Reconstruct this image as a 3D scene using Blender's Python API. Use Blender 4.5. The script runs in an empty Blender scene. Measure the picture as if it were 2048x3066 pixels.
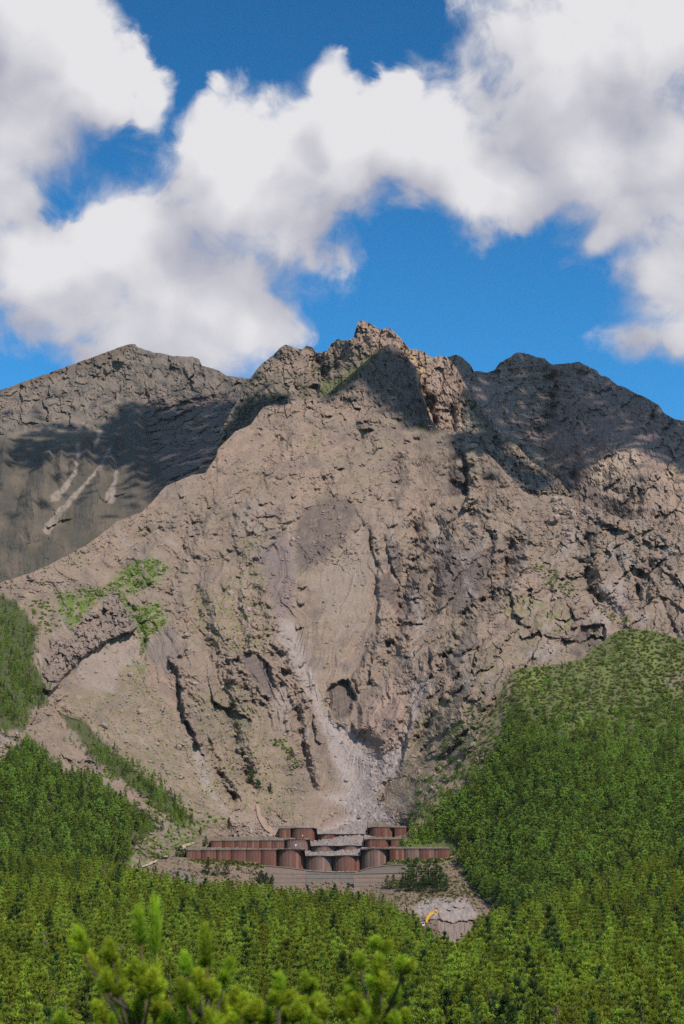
import bpy, math, random
import numpy as np
from mathutils import Vector, Matrix

random.seed(7)
RNG = np.random.default_rng(11)
SC = bpy.context.scene
COL = SC.collection

# ------------------------------------------------------------------ camera
FPX = 4920.0            # focal length in pixels of the 2048 x 3066 photograph
VH = 2640.0             # row of the true horizon
PITCH = math.atan((VH - 1533.0) / FPX)
cam = bpy.data.cameras.new('camera')
cam.sensor_fit = 'VERTICAL'
cam.sensor_height = 36.0
cam.lens = 36.0 * FPX / 3066.0
cam.clip_start = 0.1
cam.clip_end = 60000.0
cam.dof.use_dof = True
cam.dof.focus_distance = 900.0
cam.dof.aperture_fstop = 4.4
camo = bpy.data.objects.new('camera', cam)
camo.location = (0, 0, 0)
camo.rotation_euler = (math.pi / 2 + PITCH, 0, 0)
COL.objects.link(camo)
SC.camera = camo

# ------------------------------------------------------------------ sun, sky, exposure
SUN_EL = math.radians(49.0)
SUN_AZ = math.radians(38.0)       # to the right of straight behind the camera
SUNV = np.array([math.sin(SUN_AZ) * math.cos(SUN_EL), -math.cos(SUN_AZ) * math.cos(SUN_EL), math.sin(SUN_EL)])
sun = bpy.data.lights.new('sun', 'SUN')
sun.energy = 4.2
sun.angle = math.radians(0.53)
sun.color = (1.0, 0.93, 0.84)
suno = bpy.data.objects.new('sun', sun)
suno.rotation_euler = Vector(SUNV).to_track_quat('Z', 'Y').to_euler()
suno.location = (300, -300, 800)
COL.objects.link(suno)

SC.view_settings.view_transform = 'Standard'
SC.view_settings.look = 'None'
SC.view_settings.exposure = 0.25
SC.view_settings.gamma = 1.0
SC.view_settings.use_curve_mapping = False
SC.cycles.max_bounces = 5
SC.cycles.diffuse_bounces = 2
SC.cycles.glossy_bounces = 2
SC.cycles.transmission_bounces = 2
SC.cycles.transparent_max_bounces = 12
SC.cycles.volume_bounces = 0
SC.cycles.use_denoising = False
SC.cycles.use_adaptive_sampling = True
SC.cycles.adaptive_threshold = 0.008


def ray(u, v):
    """World direction (scaled so that its y is 1) of a photograph pixel."""
    a = (np.asarray(u, float) - 1024.0) / FPX
    b = -(np.asarray(v, float) - 1533.0) / FPX
    c, s = math.cos(PITCH), math.sin(PITCH)
    y = c - s * b
    z = s + c * b
    return a / y, z / y


def at(u, v, Y):
    dx, dz = ray(u, v)
    return np.stack([dx * Y, np.asarray(Y, float) + 0 * dx, dz * Y], -1)


def pix(P):
    """Pixel of world points."""
    P = np.asarray(P, float)
    c, s = math.cos(PITCH), math.sin(PITCH)
    f = P[..., 1] * c + P[..., 2] * s
    b = -P[..., 1] * s + P[..., 2] * c
    return 1024 + FPX * P[..., 0] / f, 1533 - FPX * b / f


# ------------------------------------------------------------------ node sugar
class S:
    """A socket (or number) with arithmetic that adds math nodes."""
    def __init__(self, nt, s):
        self.nt, self.s = nt, s

    def _m(self, op, *args, clamp=False):
        n = self.nt.nodes.new('ShaderNodeMath')
        n.operation = op
        n.use_clamp = clamp
        for i, a in enumerate(args):
            if isinstance(a, S):
                self.nt.links.new(a.s, n.inputs[i])
            else:
                n.inputs[i].default_value = float(a)
        return S(self.nt, n.outputs[0])

    def __add__(self, o): return self._m('ADD', self, o)
    __radd__ = __add__
    def __sub__(self, o): return self._m('SUBTRACT', self, o)
    def __rsub__(self, o): return self._m('SUBTRACT', o, self)
    def __mul__(self, o): return self._m('MULTIPLY', self, o)
    __rmul__ = __mul__
    def __truediv__(self, o): return self._m('DIVIDE', self, o)
    def max(self, o): return self._m('MAXIMUM', self, o)
    def min(self, o): return self._m('MINIMUM', self, o)
    def smax(self, o, k): return self._m('SMOOTH_MAX', self, o, k)
    def sqrt(self): return self._m('SQRT', self)
    def pow(self, o): return self._m('POWER', self, o)
    def clamp(self): return self._m('ADD', self, 0.0, clamp=True)

    def smooth(self, a, b, lo=0.0, hi=1.0):
        n = self.nt.nodes.new('ShaderNodeMapRange')
        n.interpolation_type = 'SMOOTHSTEP'
        self.nt.links.new(self.s, n.inputs[0])
        for i, q in enumerate((a, b, lo, hi)):
            if isinstance(q, S):
                self.nt.links.new(q.s, n.inputs[1 + i])
            else:
                n.inputs[1 + i].default_value = q
        return S(self.nt, n.outputs[0])


def vec(nt, x, y, z):
    n = nt.nodes.new('ShaderNodeCombineXYZ')
    for i, a in enumerate((x, y, z)):
        if isinstance(a, S):
            nt.links.new(a.s, n.inputs[i])
        else:
            n.inputs[i].default_value = float(a)
    return n.outputs[0]


def noise(nt, vector, scale, detail=4.0, rough=0.55, dist=0.0, lac=2.0, kind='FBM'):
    n = nt.nodes.new('ShaderNodeTexNoise')
    n.noise_type = kind
    if vector is not None:
        nt.links.new(vector, n.inputs['Vector'])
    n.inputs['Scale'].default_value = scale
    n.inputs['Detail'].default_value = detail
    n.inputs['Roughness'].default_value = rough
    n.inputs['Lacunarity'].default_value = lac
    n.inputs['Distortion'].default_value = dist
    return n


def mixc(nt, fac, a, b, mode='MIX'):
    n = nt.nodes.new('ShaderNodeMix')
    n.data_type = 'RGBA'
    n.blend_type = mode
    for sock, q in ((n.inputs[0], fac), (n.inputs[6], a), (n.inputs[7], b)):
        if isinstance(q, S):
            nt.links.new(q.s, sock)
        elif isinstance(q, bpy.types.NodeSocket):
            nt.links.new(q, sock)
        elif isinstance(q, (int, float)):
            sock.default_value = q
        else:
            sock.default_value = (*q, 1.0)
    return n.outputs[2]


# ------------------------------------------------------------------ world: Nishita sky with cumulus drifting through it
def azel(u, v):
    dx, dz = ray(u, v)
    n = np.sqrt(dx * dx + 1 + dz * dz)
    return math.degrees(math.atan2(dx, 1.0)), math.degrees(math.asin(dz / n))


def build_world():
    w = bpy.data.worlds.new('World')
    SC.world = w
    w.use_nodes = True
    nt = w.node_tree
    nt.nodes.clear()
    out = nt.nodes.new('ShaderNodeOutputWorld')
    bg = nt.nodes.new('ShaderNodeBackground')
    bg.inputs['Strength'].default_value = SKY_STRENGTH
    nt.links.new(bg.outputs[0], out.inputs[0])
    sky = nt.nodes.new('ShaderNodeTexSky')
    sky.sky_type = 'NISHITA'
    sky.sun_disc = False
    sky.sun_elevation = SUN_EL
    sky.sun_rotation = math.atan2(SUNV[0], SUNV[1])
    sky.altitude = 400
    sky.air_density = 1.0
    sky.dust_density = 0.15
    sky.ozone_density = 2.5
    hs = nt.nodes.new('ShaderNodeHueSaturation')
    hs.inputs['Saturation'].default_value = SKY_SAT
    hs.inputs['Value'].default_value = SKY_VAL
    nt.links.new(sky.outputs[0], hs.inputs['Color'])
    tc = nt.nodes.new('ShaderNodeTexCoord')
    sep = nt.nodes.new('ShaderNodeSeparateXYZ')
    nt.links.new(tc.outputs['Generated'], sep.inputs[0])
    X, Y, Z = (S(nt, sep.outputs[i]) for i in range(3))
    az = X._m('ARCTAN2', X, Y) * 57.29578
    el = Z._m('ARCSINE', Z) * 57.29578
    # tilt factor to the clear sky: deeper blue overhead
    deep = el.smooth(8.0, 36.0, 1.0, 0.66)
    skyc = mixc(nt, 1.0, hs.outputs[0], vec(nt, deep * 0.42, deep * 0.96, deep * 1.06), 'MULTIPLY')

    blobs = [  # photograph pixels: u, v, ru, rv, turn in degrees
        (90, 60, 390, 300, 0), (40, 330, 330, 270, 0), (250, 230, 250, 220, 25), (20, 560, 150, 190, 0),
        (435, 300, 85, 120, 10),
        (130, 790, 320, 170, 0), (430, 740, 330, 260, 0), (700, 560, 330, 300, 0), (640, 400, 170, 150, 0),
        (560, 900, 400, 230, 0), (300, 900, 330, 170, 0), (640, 830, 320, 210, 0), (860, 660, 270, 280, -25), (480, 1010, 420, 130, 0),
        (1000, 480, 330, 250, -10), (1010, 280, 110, 130, 0), (1290, 400, 380, 260, 0), (1480, 560, 330, 190, 0),
        (1640, 240, 340, 430, 0), (1850, 420, 420, 330, 0), (1930, 60, 500, 330, 0), (2030, 860, 240, 250, 0),
        (1960, 640, 260, 160, 0), (2100, 980, 330, 130, 0), (1820, 700, 110, 70, 30),
        (-260, 500, 420, 620, 0), (2420, 420, 560, 620, 0)]
    # the same kind of clouds go on round the sky outside the frame
    rr = random.Random(5)
    far = [(-75, 22, 30, 9), (-130, 30, 26, 10), (150, 25, 34, 10), (88, 26, 26, 9), (48, 36, 24, 8),
           (-40, 48, 22, 8), (20, 62, 40, 8), (-170, 50, 50, 9), (112, 50, 36, 9), (-100, 58, 40, 8)]

    def density(da, de, fine):
        a, e = az + da, el + de
        # turbulence that bends the outline
        pv = vec(nt, a, e, 0.0)
        wn = noise(nt, pv, 0.17, 4.0, 0.55)
        wsep = nt.nodes.new('ShaderNodeSeparateColor')
        nt.links.new(wn.outputs['Color'], wsep.inputs[0])
        a2 = a + (S(nt, wsep.outputs[0]) - 0.5) * 2.5
        e2 = e + (S(nt, wsep.outputs[1]) - 0.5) * 2.3
        D = None
        lst = []
        for (u, v, ru, rv, rot) in blobs:
            ca, ce = azel(u, v)
            k = math.degrees(1 / FPX) * 0.985
            lst.append((ca, ce, ru * k, rv * k, rot))
        lst += [(q[0], q[1], q[2], q[3], 0) for q in far]
        for (ca, ce, ra, re, rot) in lst:
            x, y = a2 - ca, e2 - ce
            if rot:
                c, s = math.cos(math.radians(rot)), math.sin(math.radians(rot))
                x, y = x * c + y * s, y * c - x * s
            q = (x * x / (ra * ra) + y * y / (re * re)).sqrt()
            g = 1.0 - q
            D = g if D is None else D.smax(g, 0.34)
        big = S(nt, noise(nt, vec(nt, a2, e2, 3.7), 0.34, 2.0, 0.5).outputs['Fac'])
        base = (D * 1.15 - 0.05)._m('SMOOTH_MIN', D * 1.15 - 0.05, 0.72, 0.3) + (big - 0.5) * 0.80
        if not fine:
            return base, D, big
        mid = S(nt, noise(nt, vec(nt, a2, e2 * 1.1, 3.7), 0.55, 10.0, 0.62, 0.3).outputs['Fac'])
        return base + (mid - 0.5) * 1.05, D, mid

    Q, D, mid = density(0.0, 0.0, True)
    Q1, _, big = density(0.0, 0.0, False)
    Q2, _, _ = density(0.8, 2.2, False)
    wisp = S(nt, noise(nt, vec(nt, az, el * 1.3, 9.0), 0.34, 2.0).outputs['Fac'])
    soft = wisp.smooth(0.38, 0.62, 0.20, 0.62)
    up = (Q1 - Q2) * 1.0 + (mid - 0.5) * 0.55     # > 0 where the cloud thins out towards the light
    lit = up.smooth(-0.55, 0.62, 0.0, 1.0)
    alpha = Q.smooth(-0.05, soft + (1.0 - lit) * 0.14, 0.0, 1.0)
    shade = (lit * 1.05 + 0.02 + (big - 0.5) * 0.7).clamp()
    ccol = mixc(nt, shade, CLOUD_DARK, CLOUD_LIT)
    # the cloud colours are given as radiance, so undo the background strength
    fin = mixc(nt, alpha * 0.985, skyc, ccol)
    nt.links.new(fin, bg.inputs['Color'])
    w.cycles.sampling_method = 'MANUAL'
    w.cycles.sample_map_resolution = 512


SKY_STRENGTH = 0.10
SKY_SAT = 1.30
SKY_VAL = 1.36
CLOUD_LIT = (6.75, 6.65, 6.80)
CLOUD_DARK = (3.7, 3.72, 4.35)
build_world()
# ------------------------------------------------------------------ numpy noise
def _h(ix, iy, seed):
    with np.errstate(over='ignore'):
        h = (ix.astype(np.uint32) * np.uint32(374761393) + iy.astype(np.uint32) * np.uint32(668265263)
             + np.uint32(seed * 974711 % 4294967291))
        h = (h ^ (h >> np.uint32(13))) * np.uint32(1274126177)
        return h ^ (h >> np.uint32(16))


_GA = np.linspace(0, 2 * np.pi, 64, endpoint=False)
_GX, _GY = np.cos(_GA).astype(np.float32), np.sin(_GA).astype(np.float32)


def perlin(x, y, seed=0):
    x0 = np.floor(x); y0 = np.floor(y)
    fx = (x - x0).astype(np.float32); fy = (y - y0).astype(np.float32)
    ix = x0.astype(np.int64); iy = y0.astype(np.int64)

    def g(a, b, dx, dy):
        k = _h(a, b, seed) & np.uint32(63)
        return _GX[k] * dx + _GY[k] * dy
    u = fx * fx * fx * (fx * (fx * 6 - 15) + 10)
    v = fy * fy * fy * (fy * (fy * 6 - 15) + 10)
    a = g(ix, iy, fx, fy); b = g(ix + 1, iy, fx - 1, fy)
    c = g(ix, iy + 1, fx, fy - 1); d = g(ix + 1, iy + 1, fx - 1, fy - 1)
    return (a + u * (b - a)) * (1 - v) + (c + u * (d - c)) * v * 1.0


def fbm(x, y, octv=4, seed=0, gain=0.5, ridged=False):
    s = np.zeros_like(x, dtype=np.float32); amp = 1.0; f = 1.0; tot = 0.0
    for i in range(octv):
        n = perlin(x * f + i * 17.3, y * f - i * 9.1, seed + i) * 1.45
        if ridged:
            n = 1.0 - 2.0 * np.abs(n)
        s += amp * n; tot += amp; amp *= gain; f *= 2.03
    return s / tot


def cells(x, y, seed=0):
    """Distance to the nearest jittered cell centre and that cell's random number."""
    x0 = np.floor(x).astype(np.int64); y0 = np.floor(y).astype(np.int64)
    best = np.full(x.shape, 9.0, np.float32); rid = np.zeros(x.shape, np.float32)
    for i in (-1, 0, 1):
        for j in (-1, 0, 1):
            h = _h(x0 + i, y0 + j, seed)
            cx = x0 + i + (h & np.uint32(1023)) / 1023.0
            cy = y0 + j + ((h >> np.uint32(10)) & np.uint32(1023)) / 1023.0
            d = np.hypot(x - cx, y - cy).astype(np.float32)
            m = d < best
            best = np.where(m, d, best)
            rid = np.where(m, ((h >> np.uint32(20)) & np.uint32(1023)) / 1023.0, rid)
    return best, rid


def facets(x, y, seed=0, tilt=1.0):
    """Broken rock: every jittered cell is a flat face with its own height and tilt, sharp at the joints."""
    x0 = np.floor(x).astype(np.int64); y0 = np.floor(y).astype(np.int64)
    best = np.full(x.shape, 9.0, np.float32); out = np.zeros(x.shape, np.float32)
    for i in (-1, 0, 1):
        for j in (-1, 0, 1):
            h = _h(x0 + i, y0 + j, seed)
            cx = x0 + i + (h & np.uint32(1023)) / 1023.0
            cy = y0 + j + ((h >> np.uint32(10)) & np.uint32(1023)) / 1023.0
            g = _h(x0 + i, y0 + j, seed + 51)
            dx = x - cx; dy = y - cy
            d = np.hypot(dx, dy).astype(np.float32)
            val = (h >> np.uint32(20)) / 4095.0 - 0.5 + tilt * (((g & np.uint32(255)) / 127.5 - 1) * dx + (((g >> np.uint32(8)) & np.uint32(255)) / 127.5 - 1) * dy)
            m = d < best
            best = np.where(m, d, best)
            out = np.where(m, val.astype(np.float32), out)
    return out


def ss(a, b, x):
    t = np.clip((x - a) / (b - a), 0, 1)
    return t * t * (3 - 2 * t)


def tps(pts, vals):
    """Thin-plate spline through scattered (u, v) points; returns a function."""
    P = np.asarray(pts, float) / 1000.0
    n = len(P)
    d = np.hypot(P[:, None, 0] - P[None, :, 0], P[:, None, 1] - P[None, :, 1])
    K = d * d * np.log(d + 1e-9) + np.eye(n) * 2e-3
    A = np.zeros((n + 3, n + 3))
    A[:n, :n] = K; A[:n, n] = 1; A[:n, n + 1:] = P
    A[n, :n] = 1; A[n + 1:, :n] = P.T
    w = np.linalg.solve(A, np.r_[np.asarray(vals, float), 0, 0, 0])

    def f(u, v):
        u = np.asarray(u, float) / 1000.0; v = np.asarray(v, float) / 1000.0
        r = w[n] + w[n + 1] * u + w[n + 2] * v
        for i in range(n):
            q = (u - P[i, 0]) ** 2 + (v - P[i, 1]) ** 2
            r = r + w[i] * 0.5 * q * np.log(q + 1e-12)
        return r
    return f


class Field:
    """Points of a surface in photograph pixels, with polyline and polygon features drawn on them."""
    def __init__(self, U, V, warp=6.5, seed=3):
        self.U, self.V = U, V
        wx = fbm(U / 38, V / 38, 3, seed) * warp * 1.6 + fbm(U / 11, V / 11, 2, seed + 9) * warp * 0.6
        wy = fbm(U / 38 + 50, V / 38, 3, seed + 4) * warp * 1.6 + fbm(U / 11 + 40, V / 11, 2, seed + 5) * warp * 0.6
        self.u = (U + wx).ravel(); self.v = (V + wy).ravel()
        self.u0, self.v0 = U.ravel().astype(np.float32), V.ravel().astype(np.float32)
        self.shape = U.shape
        self.mod = np.clip(0.75 + 1.1 * fbm(U / 30, V / 30, 3, seed + 77), 0.15, 1.6).ravel()

    def line(self, poly, reach):
        """Indices, distance and side (positive: right-hand side walking along) near a polyline."""
        p = np.asarray(poly, float)
        lo = p.min(0) - reach; hi = p.max(0) + reach
        idx = np.nonzero((self.u > lo[0]) & (self.u < hi[0]) & (self.v > lo[1]) & (self.v < hi[1]))[0]
        x, y = self.u[idx], self.v[idx]
        best = np.full(len(idx), 1e9); side = np.ones(len(idx)); tt = np.zeros(len(idx))
        L = np.r_[0, np.cumsum(np.hypot(*np.diff(p, axis=0).T))]
        for k in range(len(p) - 1):
            a, b = p[k], p[k + 1]
            d = b - a
            t = np.clip(((x - a[0]) * d[0] + (y - a[1]) * d[1]) / (d @ d), 0, 1)
            q = np.hypot(x - a[0] - t * d[0], y - a[1] - t * d[1])
            m = q < best
            best = np.where(m, q, best)
            side = np.where(m, np.sign(d[0] * (y - a[1]) - d[1] * (x - a[0])), side)
            tt = np.where(m, (L[k] + t * (L[k + 1] - L[k])) / L[-1], tt)
        return idx, best, side, tt

    def gully(self, R, poly, w, d):
        idx, q, s, t = self.line(poly, w * 2.2)
        R.ravel()[idx] -= d * self.mod[idx] * np.exp(-(q / w) ** 2 * 1.2) * ss(0, 0.12, t) * ss(1.0, 0.9, t)

    def scarp(self, R, poly, h, L, side=1, soft=3.0, ends=0.12):
        """A step: the ground on one side stands proud and falls back over a distance L."""
        idx, q, s, t = self.line(poly, L * 3)
        e = np.exp(-q / L)
        st = 1 / (1 + np.exp(np.clip(-s * side * q / soft * 2.5, -30, 30)))
        R.ravel()[idx] += h * self.mod[idx] * (st * e - 0.25 * (1 - st) * np.exp(-q / (L * 0.5))) * ss(0, ends, t) * ss(1.0, 1 - ends, t)

    def cone(self, R, apex, foot, w0, w1, h):
        """A tent-shaped spur that widens downhill."""
        su = self.u0 + fbm(self.u0 / 60, self.v0 / 90, 3, int(abs(apex[0]))) * 16
        t = (self.v0 - apex[1]) / (foot[1] - apex[1])
        uc = apex[0] + (foot[0] - apex[0]) * t
        w = w0 + (w1 - w0) * np.clip(t, 0, 1.3)
        prof = np.clip(1 - np.abs(su - uc) / w, 0, 1) ** 0.9
        val = h * prof * ss(-0.05, 0.25, t) * ss(1.35, 0.85, t)
        r = R.ravel()
        r[:] = np.maximum(r, val)

    def poly(self, pts, w=8.0):
        """Soft mask of a polygon, as a full-size array."""
        p = np.asarray(pts, float)
        lo = p.min(0) - 3 * w; hi = p.max(0) + 3 * w
        M = np.zeros(self.u.shape, np.float32)
        idx = np.nonzero((self.u > lo[0]) & (self.u < hi[0]) & (self.v > lo[1]) & (self.v < hi[1]))[0]
        if len(idx) == 0:
            return M.reshape(self.shape)
        x, y = self.u[idx], self.v[idx]
        inside = np.zeros(len(idx), bool); best = np.full(len(idx), 1e9)
        n = len(p)
        for k in range(n):
            a, b = p[k], p[(k + 1) % n]
            d = b - a
            t = np.clip(((x - a[0]) * d[0] + (y - a[1]) * d[1]) / (d @ d + 1e-9), 0, 1)
            best = np.minimum(best, np.hypot(x - a[0] - t * d[0], y - a[1] - t * d[1]))
            c = ((a[1] > y) != (b[1] > y))
            with np.errstate(divide='ignore', invalid='ignore'):
                xi = a[0] + (y - a[1]) * d[0] / (d[1] if d[1] != 0 else 1e-9)
            inside ^= c & (x < xi)
        sd = np.where(inside, best, -best)
        M[idx] = ss(-w, w, sd)
        return M.reshape(self.shape)


def lin(r, g, b):
    """sRGB 0-255 to linear."""
    o = []
    for c in (r, g, b):
        c /= 255.0
        o.append(c / 12.92 if c <= 0.04045 else ((c + 0.055) / 1.055) ** 2.4)
    return np.array(o, np.float32)


def paint(C, M, col, k=1.0):
    m = np.clip(M * k, 0, 1)[..., None]
    C[...] = C * (1 - m) + np.asarray(col, np.float32) * m


# ------------------------------------------------------------------ meshes
def mesh_np(name, V, F, mats=(), smooth=False, col=None, mi=None):
    """Mesh from numpy arrays; F is (n, 3) or (n, 4)."""
    me = bpy.data.meshes.new(name)
    V = np.asarray(V, np.float32); F = np.asarray(F, np.int32)
    k = F.shape[1]
    me.vertices.add(len(V)); me.vertices.foreach_set('co', V.ravel())
    me.loops.add(F.size); me.loops.foreach_set('vertex_index', F.ravel())
    me.polygons.add(len(F))
    me.polygons.foreach_set('loop_start', np.arange(0, F.size, k, dtype=np.int32))
    me.polygons.foreach_set('loop_total', np.full(len(F), k, np.int32))
    for m in mats:
        me.materials.append(m)
    if mi is not None:
        me.polygons.foreach_set('material_index', np.asarray(mi, np.int32))
    me.polygons.foreach_set('use_smooth', np.full(len(F), bool(smooth)))
    if col is not None:
        a = me.color_attributes.new('tone', 'FLOAT_COLOR', 'POINT')
        c = np.ones((len(V), 4), np.float32); c[:, :3] = col
        a.data.foreach_set('color', c.ravel())
    me.update(calc_edges=True)
    me.validate()
    return me


def obj(name, me, parent=None, loc=None, kind=None):
    o = bpy.data.objects.new(name, me)
    COL.objects.link(o)
    if parent is not None:
        o.parent = parent
    if loc is not None:
        o.location = loc
    if kind:
        o['kind'] = kind
    return o


def tag(o, label, cat, group=None):
    o['label'] = label; o['category'] = cat
    if group:
        o['group'] = group
    return o


def empty(name, loc, label, cat, group=None, rz=0.0):
    o = bpy.data.objects.new(name, None)
    o.empty_display_size = 0.5
    COL.objects.link(o)
    o.location = loc
    o.rotation_euler = (0, 0, rz)
    return tag(o, label, cat, group)


class MB:
    """Collects simple solids into one mesh."""
    def __init__(self):
        self.V, self.F, self.n = [], [], 0

    def add(self, V, F):
        V = np.asarray(V, float); F = [tuple(int(i) + self.n for i in f) for f in F]
        self.V.append(V); self.F += F; self.n += len(V)
        return self

    def box(self, c, s, M=None):
        x, y, z = (q / 2 for q in s)
        V = np.array([[a * x, b * y, d * z] for a in (-1, 1) for b in (-1, 1) for d in (-1, 1)])
        if M is not None:
            V = V @ np.array(M).T
        return self.add(V + np.array(c), [(0, 1, 3, 2), (4, 6, 7, 5), (0, 4, 5, 1), (2, 3, 7, 6), (0, 2, 6, 4), (1, 5, 7, 3)])

    def prism(self, outline, x0, x1):
        """A (y, z) outline extruded along x."""
        n = len(outline)
        V = [(x0, y, z) for y, z in outline] + [(x1, y, z) for y, z in outline]
        F = [tuple(range(n)), tuple(range(2 * n - 1, n - 1, -1))]
        F += [(i, n + i, n + (i + 1) % n, (i + 1) % n) for i in range(n)]
        return self.add(V, F)

    def tube(self, pts, radii, k=6, caps=True):
        pts = [np.array(p, float) for p in pts]
        V = []
        for i, p in enumerate(pts):
            d = pts[min(i + 1, len(pts) - 1)] - pts[max(i - 1, 0)]
            d = d / (np.linalg.norm(d) + 1e-9)
            a = np.cross(d, (0.3, 0.9, 0.1)); a /= np.linalg.norm(a) + 1e-9
            b = np.cross(d, a)
            r = radii[i] if hasattr(radii, '__len__') else radii
            V += [p + r * (math.cos(t) * a + math.sin(t) * b) for t in np.linspace(0, 2 * np.pi, k, endpoint=False)]
        F = []
        for i in range(len(pts) - 1):
            for j in range(k):
                F.append((i * k + j, i * k + (j + 1) % k, (i + 1) * k + (j + 1) % k, (i + 1) * k + j))
        if caps:
            F += [tuple(range(k - 1, -1, -1)), tuple(range((len(pts) - 1) * k, len(pts) * k))]
        return self.add(V, F)

    def mesh(self, name, mat, smooth=False):
        me = bpy.data.meshes.new(name)
        me.from_pydata(np.concatenate(self.V).tolist(), [], self.F)
        me.materials.append(mat)
        if smooth:
            me.polygons.foreach_set('use_smooth', [True] * len(me.polygons))
        me.update()
        return me


# ------------------------------------------------------------------ materials
def new_mat(name):
    m = bpy.data.materials.new(name)
    m.use_nodes = True
    nt = m.node_tree
    p = nt.nodes['Principled BSDF']
    p.inputs['Roughness'].default_value = 0.95
    p.inputs['Specular IOR Level'].default_value = 0.15
    return m, nt, p


def attr(nt, name='tone'):
    n = nt.nodes.new('ShaderNodeAttribute')
    n.attribute_name = name
    return n.outputs['Color']


def geo_pos(nt):
    return nt.nodes.new('ShaderNodeNewGeometry').outputs['Position']


def rock_material(name='volcanic_rock', bump=1.0, s=1.0):
    """Painted ground colour from the mesh, broken up by grit, with fine relief."""
    m, nt, p = new_mat(name)
    pos = geo_pos(nt)
    base = attr(nt)
    n1 = S(nt, noise(nt, pos, 0.55 * s, 4, 0.65).outputs['Fac'])
    n2 = S(nt, noise(nt, pos, 0.06 * s, 5, 0.6).outputs['Fac'])
    k = (n1 - 0.5) * 0.75 + (n2 - 0.5) * 0.5 + 1.0
    c = mixc(nt, 1.0, base, vec(nt, k, k, k), 'MULTIPLY')
    nt.links.new(c, p.inputs['Base Color'])
    b = nt.nodes.new('ShaderNodeBump')
    b.inputs['Strength'].default_value = 0.6 * bump
    b.inputs['Distance'].default_value = 1.6
    nt.links.new(n1.s, b.inputs['Height'])
    nt.links.new(b.outputs[0], p.inputs['Normal'])
    return m


def plain(name, col, rough=0.9, var=0.25, scale=1.2, spec=0.15, bump=0.0, metal=0.0):
    m, nt, p = new_mat(name)
    pos = nt.nodes.new('ShaderNodeTexCoord').outputs['Object']
    n1 = S(nt, noise(nt, pos, scale, 5, 0.6).outputs['Fac'])
    k = (n1 - 0.5) * 2 * var + 1.0
    c = mixc(nt, 1.0, col, vec(nt, k, k, k), 'MULTIPLY')
    nt.links.new(c, p.inputs['Base Color'])
    p.inputs['Roughness'].default_value = rough
    p.inputs['Specular IOR Level'].default_value = spec
    p.inputs['Metallic'].default_value = metal
    if bump:
        b = nt.nodes.new('ShaderNodeBump')
        b.inputs['Strength'].default_value = bump
        b.inputs['Distance'].default_value = 0.1
        nt.links.new(n1.s, b.inputs['Height'])
        nt.links.new(b.outputs[0], p.inputs['Normal'])
    return m


MAT = {'rock': rock_material()}
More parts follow.
